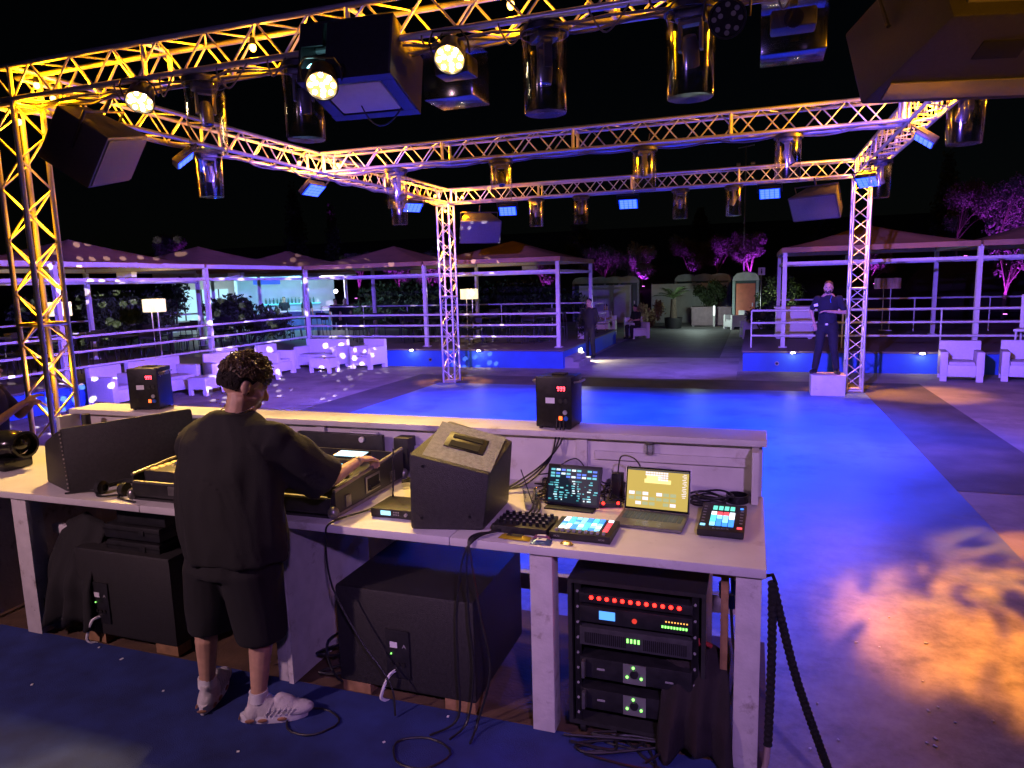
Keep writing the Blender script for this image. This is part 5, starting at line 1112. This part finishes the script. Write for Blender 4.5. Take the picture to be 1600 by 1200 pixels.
for sx in (-1, 1):
    for sy in (-1, 1): at(t, 'leg', MB().cyl((sx*.2, sy*.2, 0), (sx*.2, sy*.2, .43), .025), M_plastic)
def low_table(loc, rz, label, s=(.66, .5, .4)):
    t = thing('low_table', label, 'table', loc, (0, 0, rz), 'low white tables'); at(t, 'top', MB().box((0, 0, s[2]-.03), (s[0], s[1], .06), bev=.008), M_plastic); at(t, 'apron', MB().box((0, 0, s[2]*.6), (s[0]-.03, s[1]-.03, s[2]*.5)), M_plastic)
    for sx in (-1, 1):
        for sy in (-1, 1): at(t, 'leg', MB().box((sx*(s[0]/2-.05), sy*(s[1]/2-.05), s[2]*.3), (.08, .08, s[2]*.6)), M_plastic)
    return t
low_table((-11.05, 16.15, .004), R(0), 'low white table in front of the last sofa'); low_table((-11.55, 12.35, .004), E90, 'low white table in front of the speckled sofa'); low_table((-11.65, 14.4, .004), E90, 'low white table in front of the armchair under the pergola post')
# seats beyond the path
GB = 'pale seats beyond the path'
p = pxz(985, 545, 0); seat(arm0, pB.x+.1, pB.y+.45, R(-145)+math.pi, 'pale armchair holding the seated person in a dark T-shirt', GB)
seat(arm0, pA.x-.3, pA.y+1.0, R(5), 'pale armchair holding the seated person in a white T-shirt', GB)
p = pxz(940, 530, 0); low_table((p.x-.1, p.y, .004), .1, 'pale low table between the two seated people', (.8, .8, .7))
for (x, y), rz, lab in (((1137, 514), R(-60), 'pale armchair on the far right edge of the path'), ((1160, 528), R(-80), 'pale armchair beside the planted pots by the path')):
    p = pxz(x, y, 0); seat(arm0, p.x+.3, p.y, rz, lab, GB)
# black metal chairs and tables on the terraces
cm = thing('metal_chair', 'slim black metal chair under the pergola beside the central truss tower', 'chair', group='black chairs on the terraces')
at(cm, 'seat', MB().box((0, 0, .45), (.42, .42, .03), bev=.01), M_black); at(cm, 'backrest', MB().box((0, .2, .78), (.42, .025, .22), bev=.01), M_black)
for sx in (-1, 1):
    at(cm, 'leg', MB().cyl((sx*.18, -.18, .44), (sx*.21, -.24, 0), .012, n=8), M_black); at(cm, 'leg', MB().cyl((sx*.18, .2, .88), (sx*.2, .25, 0), .012, n=8), M_black)
tm = thing('terrace_table', 'black-topped table under the pergola beside the central truss tower', 'table', group='tables on the terraces')
at(tm, 'top', MB().box((0, 0, .73), (.75, .75, .03), bev=.006), M_black); at(tm, 'column', MB().cyl((0, 0, .02), (0, 0, .72), .03), M_black); at(tm, 'foot', MB().box((0, 0, .012), (.45, .45, .02), bev=.004), M_black)
spots = [(-11.9, 20, 0), (-9.9, 20.2, 0), (-7.9, 20, 0), (-6.2, 20.3, 0), (-11, 22, 0), (-8.8, 22.2, 0), (-6.6, 22.3, 0), (-15, 9, 1), (-15.2, 11.2, 1), (-14.8, 13.2, 1), (-15.3, 15.2, 1), (-16.6, 12.2, 1), (-16.7, 16.5, 1), (-15.2, 17.6, 1), (-15, 21, 1), (-17, 20, 1)]
first = True
for x, y, side in spots:
    lc = 'slim black metal chair under the long pergola behind the white armchairs' if side else 'slim black metal chair under the pergola beside the central truss tower'
    lt = 'black-topped table under the long pergola behind the white armchairs' if side else 'black-topped table under the pergola beside the central truss tower'
    a0 = random.uniform(-.2, .2)
    if first: tm.location = (x, y, .5); tm.rotation_euler = (0, 0, a0)
    else: dup(tm, (x, y, .5), (0, 0, a0), lt, 'tables on the terraces' if not side else 'tables under the long pergola')
    for k in range(3 if random.random() < .6 else 4):
        a = a0+k*math.pi/2+random.uniform(-.15, .15); c = (x+.62*math.sin(-a), y+.62*math.cos(a), .5)
        if first: cm.location = c; cm.rotation_euler = (0, 0, a); first = False
        else: dup(cm, c, (0, 0, a), lc, 'black chairs on the terraces' if not side else 'black chairs under the long pergola')
# floor lamps with pleated shades
M_shade = mat('shade_lit', (.7, .6, .45), .8, 0, 0, emit=(1, .82, .45), estr=1.1)
def floor_lamp(loc, label, lit=True, w=.46):
    t = thing('floor_lamp', label, 'floor lamp', loc, group='floor lamps with box shades'); H = 1.62
    n = 60; vs = []
    for z in (H-.32, H):
        for i in range(n): a = 2*math.pi*i/n; r_ = .5*w*(1+.025*(i % 2)); c_, s_ = math.cos(a), math.sin(a); k = 1/max(abs(c_), abs(s_))**.75; vs.append((r_*c_*k, r_*s_*k*.8, z))
    ob('shade', MB().add(vs, [(i, (i+1) % n, n+(i+1) % n, n+i) for i in range(n)]), M_shade if lit else mat('shade_unlit', (.5, .36, .22), .85), t)
    for x in (-.1, .1): ob('stem', MB().cyl((x, 0, 0), (x, 0, H-.1), .012, n=8), M_steelwhite, t)
    ob('base', MB().box((0, 0, .012), (.34, .24, .024), bev=.004), M_steelwhite, t)
    if lit: ob('bulb', MB().sphere((0, 0, H-.16), .045, 10), emat('warm_bulb', (1, .85, .55), 12), t); light('POINT', 'lamp_glow', t, (0, 0, H-.06), (1, .76, .4), 22, size=.06)
def ground_lamp(x, y, depth): p = px(x, y, depth); return (p.x, p.y, .5)
floor_lamp(ground_lamp(240, 470, 17.5), 'lit floor lamp with pleated shade in front of the green climbing plants')
floor_lamp(ground_lamp(90, 470, 16.2), 'lit floor lamp with pleated shade behind the first pergola post')
floor_lamp(ground_lamp(733, 458, 22.5), 'lit floor lamp with pleated shade beside the lone far truss tower', w=.5)
floor_lamp(ground_lamp(1387, 440, 21.5), 'unlit floor lamp on the terrace behind the tower with the white box', False, .7)
# step and plinth lights
E_step = emat('step_led', (1, .85, .55), 30)
for (x, y, z, lab, p_) in ((-9.15, 17.62, .47, 'small bright plinth light on the blue wall behind the lone truss tower', 8), (-7.1, 17.62, .47, 'small bright plinth light at the middle of the blue wall by the path', 8), (.9, 17.7, .47, 'small bright plinth light on the blue wall left of the man on the box', 8), (3.6, 17.7, .47, 'small bright plinth light on the blue wall beside the armchair', 8)):
    t = thing('plinth_light', lab, 'light', (x, y, z), group='plinth lights'); ob('lens', MB().sphere((0, -.01, 0), (.05, .02, .018), 12), E_step, t); ob('bezel', MB().box((0, .012, 0), (.14, .012, .05), bev=.004), M_edge, t); light('POINT', 'plinth_glow', t, (0, -.06, .0), (1, .8, .45), p_*.4, size=.03)
t = thing('step_light', 'bright white step light shining on the terrace steps beside the standing person', 'light', (-4.72, 19.6, .3)); ob('lens', MB().box((.0, 0, 0), (.02, .3, .1), bev=.004), emat('step_white', (1, .9, .65), 14), t); ob('frame', MB().box((-.012, 0, 0), (.012, .36, .15)), M_edge, t); light('SPOT', 'step_beam', t, (.06, 0, 0), (1, .85, .55), 130, (1, -.55, -.3), .05, 120, .6)
for (x, lab) in ((-8.6, 'round grey vent on the blue wall behind the lone truss tower'), (.55, 'round grey vent on the blue wall left of the man on the box')):
    t = thing('wall_vent', lab, 'vent', (x, 17.7 if x < 0 else 17.78, .2)); ob('ring', MB().lathe([(.03, 0), (.05, 0), (.05, .02), (.03, .02)], 18), M_edge, t, rot=(R(90), 0, 0)); ob('grille', MB().cyl((0, 0, 0), (0, -.01, 0), .032, n=14), M_black, t)

# ================================================================== BEYOND THE TERRACES
E_mag = emat('magenta_led', (1, .2, 1), 6)
def leaves(clumps, n, size, seed, flat=.5):
    """clumps: (centre, radii); n leaf quads spread mostly near each clump's surface."""
    g = np.random.default_rng(seed); V = []; 
    w = np.array([c[1][0]*c[1][1]+c[1][2]*c[1][0] for c in clumps]); w = w/w.sum(); idx = g.choice(len(clumps), n, p=w)
    C = np.array([c[0] for c in clumps])[idx]; Rr = np.array([c[1] for c in clumps])[idx]
    d = g.normal(size=(n, 3)); d /= np.linalg.norm(d, axis=1)[:, None]; rad = g.uniform(0, 1, n)**.45
    P = C+d*Rr*rad[:, None]+g.normal(size=(n, 3))*size*.6
    a = g.normal(size=(n, 3)); a /= np.linalg.norm(a, axis=1)[:, None]; b = np.cross(a, g.normal(size=(n, 3))); b /= np.linalg.norm(b, axis=1)[:, None]
    s = size*g.uniform(.6, 1.3, n)[:, None]
    v = np.stack([P-a*s, P+b*s*.42, P+a*s, P-b*s*.42], 1).reshape(-1, 3)
    me = bpy.data.meshes.new('foliage'); me.vertices.add(4*n); me.vertices.foreach_set('co', v.ravel()); me.loops.add(4*n); me.loops.foreach_set('vertex_index', np.arange(4*n, dtype=np.int32))
    me.polygons.add(n); me.polygons.foreach_set('loop_start', np.arange(0, 4*n, 4, dtype=np.int32)); me.polygons.foreach_set('loop_total', np.full(n, 4, dtype=np.int32)); me.update(); me.validate(); return me
def hill_z(x, y):
    t = y-38; return -.1+min(max(t, 0)/4, 1)*1.5+max(t-4, 0)*.13
def tree(label, base, h, spread, n=2600, leaf=.11, m=None, cat='tree', name='tree', seed=0, up=None, lean=0, group=None, trunkh=.35):
    t = thing(name, label, cat, base, group=group); rd = random.Random(seed); tr = MB(); cl = []
    top = Vector((lean*h, 0, h*.55)); tr.tube(spline([(0, 0, -.2), (lean*h*.3+rd.uniform(-.08, .08), 0, h*.25), top], 5), [h*.018*(1-.6*i/10) for i in range(11)], 8)
    for k in range(7):
        a = rd.uniform(0, 6.28); s0 = Vector((lean*h*.4, 0, h*trunkh*rd.uniform(.75, 1.3))); e = Vector((lean*h+spread*rd.uniform(.3, .9)*math.cos(a), spread*rd.uniform(.3, .9)*math.sin(a), h*rd.uniform(.5, .92)))
        tr.tube(spline([s0, s0.lerp(e, .5)+Vector((0, 0, h*.04)), e], 4), [h*.008, h*.0075, h*.007, h*.006, h*.006, h*.005, h*.004, h*.003, h*.002], 6)
        r_ = spread*rd.uniform(.28, .5); cl.append((e, (r_, r_, r_*rd.uniform(.7, 1.1))))
    cl.append((Vector((lean*h, 0, h*.8)), (spread*.5, spread*.5, h*.18)))
    ob('trunk', tr, M_bark, t); me = leaves(cl, n, leaf, seed+11); me.materials.append(m or M_olive); mk('crown', me, t)
    if up:
        u_ = thing('tree_uplight', 'magenta uplight at the foot of a hillside tree', 'light', (base[0]+up[0], base[1]-up[1], max(base[2], hill_z(0, base[1]-up[1]))+.3), group='magenta uplights'); ob('body', MB().cyl((0, 0, -.14), (0, 0, .0), .07, .09, 14), M_black, u_); ob('lens', MB().cyl((0, 0, .0), (0, 0, .012), .075, n=14), E_mag, u_)
        light('SPOT', 'uplight_beam', u_, (0, 0, .05), MAG, up[2], (-up[0]*.6, up[1]*.7, h*.55), .05, 75, .7)
    return t
def hill_z(x, y):
    t = y-38; return -.1+min(max(t, 0)/4, 1)*1.5+max(t-4, 0)*.13
# (pixel x, pixel y of the crown middle, depth, height, spread, light)
TL = [(275, 392, 44, 2.8, 1.3, 500, 'small'), (560, 425, 42, 3.0, 1.1, 1500, ''), (622, 430, 43, 2.6, .8, 1000, ''), (672, 425, 41, 3.4, 1.1, 1500, ''), (848, 432, 42, 2.6, .8, 900, ''), (945, 415, 44, 3.6, 1.5, 420, ''), (1003, 415, 43, 3.2, 1.2, 2300, ''),
      (1078, 402, 45, 3.4, 1.3, 260, ''), (1122, 398, 46, 3.6, 1.5, 800, ''), (1172, 405, 41, 4.0, 1.3, 3600, ''), (1358, 420, 38, 3.0, 1.1, 1200, ''), (1562, 335, 34, 4.4, 1.6, 2200, ''), (1500, 330, 36, 4.2, 1.6, 300, '')]
WORDS = ['small tree in dim purple light beyond the long pergola roofs', 'purple-lit tree seen beneath the canvas beside the bar', 'slim purple-lit tree seen between the two bays of the far pergola', 'purple-lit tree partly hidden by the lone far truss tower', 'small purple-lit tree seen beneath the last canvas roof by the path', 'dim purple tree rising beyond the left fence panel',
         'bright purple spreading tree between the two pale fence panels', 'barely lit tree above the portable toilets', 'purple-topped tree above the portable toilets', 'tall brightest purple tree above the orange cabin', 'purple tree seen behind the truss tower with the white box', 'large bright purple tree rising above the right pergola roof', 'dim broad tree beside the large purple one above the right pergola roof']
for i, (x, y, dep, h, sp, pw, _) in enumerate(TL):
    c = px(x, y, dep); gz = c.z-h*.62
    tree(WORDS[i], (c.x, c.y, gz), h, sp, 7500, .065, M_olive, seed=20+i, up=(.2, .75, pw*.38))
    if gz > hill_z(c.x, c.y)-.1:   # a planted bank carries those that stand above the slope
        b = MB(); b.sphere((0, 0, 0), (2.2, 1.6, .7), 14); struct('planted_bank', b, MATS['dark_soil'], loc=(c.x, c.y+.4, gz-.62)) if gz-hill_z(c.x, c.y) < 1.2 else struct('planted_bank', MB().lathe([(2.6, -(gz-hill_z(c.x, c.y))-.6), (2.2, -.9), (1.6, -.1), (.6, .04), (0, .05)], 18), MATS['dark_soil'], loc=(c.x, c.y, gz))
# twisted pale trunk lit magenta behind the right pergola
p = px(1570, 440, 30); tree('low twisted tree with glowing pink trunk behind the right terrace railing', (p.x, p.y, .1), 4.2, 1.5, 1500, .09, M_olive, seed=71, up=(-.1, .7, 1500), lean=.05)
# cypresses and dark trees against the night sky
def cypress(x, ytop, dep, w, label, seed):
    top = px(x, ytop, dep); z0 = hill_z(top.x, top.y)-.2; h = top.z-z0; t = thing('cypress_tree', label, 'tree', (top.x, top.y, z0), group='cypresses on the hillside')
    ob('trunk', MB().cyl((0, 0, 0), (0, 0, h*.8), .16, .05, 10), M_bark, t); cl = []
    for k in range(12): f = k/11; cl.append((Vector((random.uniform(-.1, .1), random.uniform(-.1, .1), h*(.06+.88*f))), (w*(1-.75*f**2)*.9, w*(1-.75*f**2)*.9, h*.07)))
    me = leaves(cl, 4200, .16, seed); me.materials.append(M_leafd); mk('crown', me, t)
for i, (x, yt, dep, w, lab) in enumerate(((455, 285, 58, 1.3, 'tall dark cypress above the bar roof'), (516, 320, 52, .7, 'narrow cypress with a faint purple glow above the pergola roof'), (905, 330, 55, 1.3, 'dark cypress behind the far truss beam and the path'), (1095, 325, 57, 1.3, 'dark cypress above the portable toilets'), (1290, 315, 50, 1.2, 'dark cypress behind the hanging loudspeaker'), (1485, 235, 46, 1.1, 'tall dark cypress in amber haze above the right pergola'), (700, 345, 54, 1.5, 'dark cypress directly behind the lone far truss tower'))):
    cypress(x, yt, dep, w, lab, 40+i)
p = px(516, 455, 50); 
u_ = thing('tree_uplight', 'magenta uplight below the narrow glowing cypress', 'light', (p.x+.3, p.y-1.0, hill_z(p.x, p.y)+.2)); ob('lens', MB().cyl((0, 0, 0), (0, 0, .02), .08, n=14), E_mag, u_); ob('body', MB().cyl((0, 0, -.14), (0, 0, 0), .07, .09, 14), M_black, u_); light('SPOT', 'uplight_beam', u_, (0, 0, .05), MAG, 1500, (-.2, .6, 5), .05, 60, .7)
# hedge masses
def bush(label, c, r, n, leaf, m, seed, name='shrub', cat='shrub'):
    t = thing(name, label, cat, (c[0], c[1], c[2])); rd = random.Random(seed); cl = []; st = MB()
    for k in range(9):
        q = Vector((rd.uniform(-.7, .7)*r[0], rd.uniform(-.7, .7)*r[1], r[2]*rd.uniform(.5, 1.5))); s = rd.uniform(.3, .5); cl.append((q, (r[0]*s, r[1]*s, r[2]*s))); st.tube([(q.x*.2, q.y*.2, 0), (q.x*.6, q.y*.6, q.z*.5), tuple(q)], [.03, .022, .01], 6)
    ob('stems', st, M_bark, t); me = leaves(cl, n, leaf, seed); me.materials.append(m); mk('foliage', me, t); return t
p = px(185, 480, 21); bush('tall green climbing shrub lit warm behind the floor lamp', (p.x, p.y, .3), (2.1, 1.0, 1.25), 6500, .085, M_leaf, 61)
p = px(120, 470, 22); bush('dark leafy shrub behind the first floor lamp', (p.x-.8, p.y, .3), (2.2, 1.0, 1.3), 4500, .09, M_leafd, 62)
p = px(380, 485, 24); bush('dark spiky shrub in front of the cyan-lit bar', (p.x, p.y, .3), (1.9, .8, .95), 3600, .1, M_leafd, 63)
p = px(270, 455, 25); bush('leafy branch mass hanging in front of the white bar wall', (p.x, p.y, .9), (1.1, .7, 1.1), 2200, .09, M_leafd, 64)
p = px(800, 470, 33); bush('wide dark hedge behind the pergola by the path', (p.x, p.y, 0), (4.2, 1.4, 1.35), 6500, .13, M_leafd, 65)
p = px(640, 475, 36); bush('dark hedge behind the lone far truss tower', (p.x, p.y, 0), (4, 1.4, 1.3), 5000, .13, M_leafd, 66)
p = px(1215, 455, 30); bush('pale green lit shrub beside the small white sign', (p.x+.1, p.y, .3), (.9, .7, 1.05), 3800, .07, M_leaf, 67)
lt_ = thing('garden_spotlight', 'garden spotlight shining on the green shrub beside the sign', 'light', (p.x-.2, p.y-1.1, .12)); ob('body', MB().cyl((0, 0, 0), (0, .04, .1), .05, .06, 14), M_black, lt_); ob('lens', MB().cyl((0, .04, .1), (0, .045, .108), .05, n=14), E_step, lt_); light('SPOT', 'garden_beam', lt_, (0, .06, .13), (.9, 1, .6), 160, (.15, .8, .9), .04, 70, .6)
p = px(1195, 500, 24); bush('dark leafy potted shrub at the corner of the right terrace', (p.x, p.y, .35), (.75, .6, .6), 2600, .07, M_leafd, 68)
t = thing('plant_pot', 'dark tub holding the leafy shrub at the corner of the right terrace', 'plant pot', (p.x, p.y, 0)); ob('pot', MB().lathe([(0, 0), (.3, 0), (.36, .45), (.38, .46), (.34, .46), (.33, .4), (0, .4)], 20), M_black, t); ob('soil', MB().cyl((0, 0, .4), (0, 0, .41), .32, n=18), MATS['dark_soil'], t)
p = px(890, 500, 24.5); bush('small leafy plant at the terrace corner beside the standing person', (-4.95, 21.3, .45), (.45, .4, .5), 1600, .06, M_leafd, 69)
t = thing('plant_pot', 'pale square pot at the terrace corner beside the standing person', 'plant pot', (-4.95, 21.3, .5)); ob('pot', MB().box((0, 0, .2), (.42, .42, .4), bev=.02), M_plastic, t); ob('soil', MB().box((0, 0, .405), (.36, .36, .01)), MATS['dark_soil'], t)
# pale planter cubes and pot beside the right terrace
for x, y, dep, lab in ((1240, 520, 20.0, 'large pale square planter on the right terrace behind the first pergola post'), (1112, 490, 33, 'long mauve planter trough in front of the pale fence')):
    p = px(x, y, dep); w = 1.0 if dep < 25 else 1.8; zb = .5 if dep < 25 else 0
    t = thing('planter', lab, 'planter', (p.x, p.y, zb)); ob('box', MB().box((0, 0, .45), (w, .7, .82), bev=.02), M_plastic if dep < 25 else mat('mauve_planter', (.4, .3, .36), .7), t); ob('rim', MB().box((0, 0, .88), (w+.08, .78, .07), bev=.01), M_plastic if dep < 25 else MATS['mauve_planter'], t)
    for sx in (-1, 1): ob('foot', MB().box((sx*(w/2-.08), 0, .02), (.1, .6, .04)), M_plastic, t)
    if dep > 25: bush('dark bushy plant growing in the mauve trough', (p.x-.1, p.y, .85), (.75, .4, .75), 2600, .08, M_leafd, 75)
# palm in a pot
p = pxz(1052, 513, 0); t = thing('palm', 'small palm with a shaggy trunk in a dark pot before the pale fence', 'palm', (p.x, p.y, 0)); tr = MB(); tr.cyl((0, 0, .4), (0, 0, 1.35), .17, .12, 12); ob('trunk', tr, M_bark, t); ob('pot', MB().lathe([(0, 0), (.36, 0), (.42, .5), (.38, .5), (.37, .42), (0, .42)], 18), M_black, t)
for k in range(12):
    a = k*2*math.pi/12+.2; el = random.uniform(.5, 1.15); b = MB(); pts = [Vector((0, 0, 1.35))+Vector((math.cos(a)*math.cos(el), math.sin(a)*math.cos(el), math.sin(el)))*s-Vector((0, 0, .35*s*s)) for s in [i*.15 for i in range(8)]]
    b.tube(pts, .012, 5)
    for q0, q1 in zip(pts[1:-1], pts[2:]):
        dv = (q1-q0).normalized(); sd = dv.cross(Vector((0, 0, 1))).normalized()
        for sg in (-1, 1):
            for f in (0, .5): c0 = q0.lerp(q1, f); b.add([c0, c0+dv*.04, c0+sd*sg*.28+dv*.22-Vector((0, 0, .06))], [(0, 1, 2)])
    ob('frond', b, M_leaf, t)
p = pxz(1015, 511, 0); bush('clump of pale dry ornamental grass beside the palm', (p.x, p.y, 0), (.6, .5, .75), 2200, .09, mat('dry_grass', (.3, .24, .14), .8), 77, 'grass_clump', 'plant')
# pale fence panels, portable toilets
M_fence = mat('pale_fence', (.6, .62, .58), .7, 0, .12, 2, .05, 10, stain=(.3, .3, .29), stscale=.8, stlo=.55)
def fence(x0, x1, label):
    a = pxz(x0, 504, 0); b = pxz(x1, 504, 0); t = thing('fence', label, 'fence', a); L = (b-a).length; n = max(3, round(L/1.1)); d = (b-a)/n; ang = math.atan2(d.y, d.x)
    for k in range(n): c = d*(k+.5); ob('panel', MB().box((0, 0, 1.0), (d.length-.012, .04, 2.0)), M_fence, t, loc=c, rot=(0, 0, ang)); 
    for k in range(n+1): c = d*k; ob('post', MB().box((0, .05, 1.02), (.06, .06, 2.04)), M_edge, t, loc=c, rot=(0, 0, ang))
    return a, b
fence(906, 986, 'pale solid fence beyond the seated people'); fence(1018, 1136, 'pale solid fence with a palm in front and toilets behind')
M_cab = mat('cabin_green', (.05, .11, .11), .5, 0, .1); M_cabd = mat('cabin_orange', (.62, .2, .12), .55, 0, .1)
def toilet(pos, rz, label, door):
    t = thing('portable_toilet', label, 'portable toilet', pos, (0, 0, rz), 'portable toilets'); ob('walls', MB().box((0, 0, 1.05), (1.1, 1.1, 2.1), bev=.03), M_cab, t); b = MB(); vs = []
    prof = [(-.57, 2.1), (-.52, 2.28), (-.38, 2.42), (0, 2.48), (.38, 2.42), (.52, 2.28), (.57, 2.1)]
    b.add([(x, -.57, z) for x, z in prof]+[(x, .57, z) for x, z in prof], [(i, i+1, i+8, i+7) for i in range(6)]+[tuple(range(6, -1, -1)), tuple(range(7, 14))]); ob('roof', b, mat('roof_translucent', (.4, .45, .45), .5), t)
    d = ob('door', MB().box((0, -.56, 1.05), (.8, .04, 1.85), bev=.01), door, t); ob('handle', MB().box((.3, -.6, 1.05), (.05, .03, .16)), M_plastic, d)
    for sx in (-1, 1): ob('corner_post', MB().box((sx*.5, -.56, 1.05), (.12, .06, 2.08), bev=.01), mat('cabin_pale', (.3, .42, .4), .5), t)
for x, lab in ((1070, 'portable toilet roof beside the dark gap behind the fence'), (1098, 'middle portable toilet behind the fence'), (1124, 'portable toilet behind the end of the fence next to the orange cabin')):
    a = pxz(x, 504, 0); toilet((a.x, a.y+1.2, .004), R(-5), lab, M_cab)
for x in (905, 932, 955, 978): a = pxz(x, 504, 0); toilet((a.x, a.y+1.2, .004), R(5), 'portable toilet roof showing above the fence beyond the seated people', M_cab)
a = pxz(1167, 512, 0); toilet((a.x, a.y, .004), R(-8), 'portable toilet with an orange door facing the path', M_cabd)
# sign and light mast
p = pxz(1187, 545, 0); c = px(1190, 424, 27); t = thing('sign', 'small white square sign on a thin post with a dark figure on it', 'sign', (c.x, c.y, 0)); ob('post', MB().cyl((0, 0, 0), (0, 0, c.z+.15), .025, n=8), M_edge, t); ob('board', MB().box((0, -.03, c.z), (.26, .015, .3), bev=.004), M_plastic, t); fg = MB(); fg.cyl((0, -.04, c.z+.08), (0, -.044, c.z+.08), .025, n=10); fg.box((0, -.042, c.z-.02), (.05, .004, .13)); ob('figure_symbol', fg, M_black, t)
c = px(1166, 228, 40); t = thing('light_mast', 'tall thin mast with two small heads against the night sky', 'mast', (c.x, c.y, 0)); ob('pole', MB().cyl((0, 0, 0), (0, 0, c.z), .06, .03, 8), M_edge, t); ob('crossbar', MB().cyl((-.45, 0, c.z-.1), (.45, 0, c.z+.02), .025, n=8), M_edge, t)
for sx in (-1, 1): ob('lamp_head', MB().box((sx*.4, -.05, c.z-1.0), (.22, .16, .14), bev=.02), M_edge, t)
# the bar behind the long pergola
M_barwall = mat('bar_white_wall', (.62, .62, .62), .7, 0, .08, 2); a = px(255, 470, 30); b = px(545, 470, 33); ang = math.atan2(b.y-a.y, b.x-a.x); L = (b-a).length
t = thing('bar_building', 'open-fronted white bar glowing cyan behind the long pergola', 'building', (a.x, a.y, 0), (0, 0, ang))
for nm, c, s_, m in (('floor', (L/2, 2.2, .06), (L, 5, .12), M_deckfloor), ('roof', (L/2, 1.9, 2.95), (L+.5, 5.6, .22), M_barwall), ('rear_wall', (L/2, 4.5, 1.5), (L, .15, 2.7), M_barwall), ('side_wall', (.1, 2.2, 1.5), (.15, 4.5, 2.7), M_barwall), ('side_wall', (L*.38, 3.4, 1.5), (.12, 2.2, 2.7), M_barwall), ('counter', (L*.72, 2.6, .62), (L*.42, .55, 1.05), mat('bar_front', (.08, .2, .35), .4)), ('counter_top', (L*.72, 2.55, 1.17), (L*.44, .7, .05), M_white)): ob(nm, MB().box(c, s_), m, t)
for k in range(5): ob('column', MB().box((L*k/4*.97+.1, -.2, 1.5), (.14, .14, 2.8)), M_steelwhite, t)
for k in range(3): w_ = ob('window', MB().box((L*(.08+.1*k), 4.4, 1.6), (.9, .06, 1.5)), emat('lit_pane', (.5, .9, 1), .7), t); ob('frame', MB().box((L*(.08+.1*k), 4.38, 1.6), (.06, .06, 1.5)), M_black, w_)
ob('sign_panel', MB().box((L*.55, 1.2, 2.65), (1.2, .1, .3)), emat('blue_panel', (.05, .15, .9), .8), t)
sh_ = ob('back_shelf', MB().box((L*.72, 4.3, 1.5), (L*.36, .25, .05)), emat('shelf_cyan', (.1, .7, .9), 1.2), t); bb = MB().lathe([(0, 0), (.04, 0), (.04, .18), (.015, .24), (.015, .3), (0, .3)], 8).mesh('bottle', mat('bottle_glass', (.1, .2, .15), .2))
for k in range(14): mk('bottle', bb, sh_, (L*(.56+.023*k), 4.3, 1.525))
for x, c, p_ in ((.2, (.75, .95, 1), 90), (.5, (.25, .8, 1), 80), (.72, (.15, .6, 1), 120), (.9, (.8, .75, 1), 60)):
    lm_ = ob('ceiling_light', MB().box((L*x, 1.6, 2.82), (.6, .2, .03)), emat('bar_light_%d' % (x*100), c, 7), t); light('POINT', 'bar_glow', lm_, (L*x, 1.6, 2.62), c, p_, size=.15)
ob('bright_lamp', MB().sphere((L*.93, .2, 2.1), .09, 12), emat('bar_glare', (.9, .85, 1), 22), t); light('POINT', 'glare', t, (L*.93, -.1, 2.1), (.85, .8, 1), 40, size=.08)
Rz = Matrix.Rotation(ang, 3, 'Z')
for k, (f, yy, fc, lab) in enumerate(((.66, 3.3, 190, 'bartender silhouette behind the cyan bar counter'), (.78, 1.9, 20, 'person standing at the cyan bar counter'), (.9, -.9, 170, 'person in dark clothes standing in front of the bar columns'), (.955, -1.0, 200, 'person in dark clothes beside the bright bar lamp'))):
    q_ = Rz@Vector((L*f, yy, 0)); figure(lab, (a.x+q_.x, a.y+q_.y, .12 if yy > 0 else .004), R(fc)-ang, {}, M_dark, M_dark, vox=.03)

p = pxz(1116, 510, 0); t = thing('bollard_light', 'slim lit white bollard light beside the mauve trough', 'light', (p.x, p.y-.3, .004)); ob('post', MB().box((0, 0, .5), (.09, .09, .98)), M_plastic, t); ob('lens', MB().box((0, -.05, .75), (.07, .012, .42)), emat('bollard_white', (.85, 1, .92), 2.2), t); light('POINT', 'bollard_glow', t, (-.6, -2.2, 1.1), (.8, 1, .9), 75, size=.1)
bpy.data.scenes.remove(TMP)
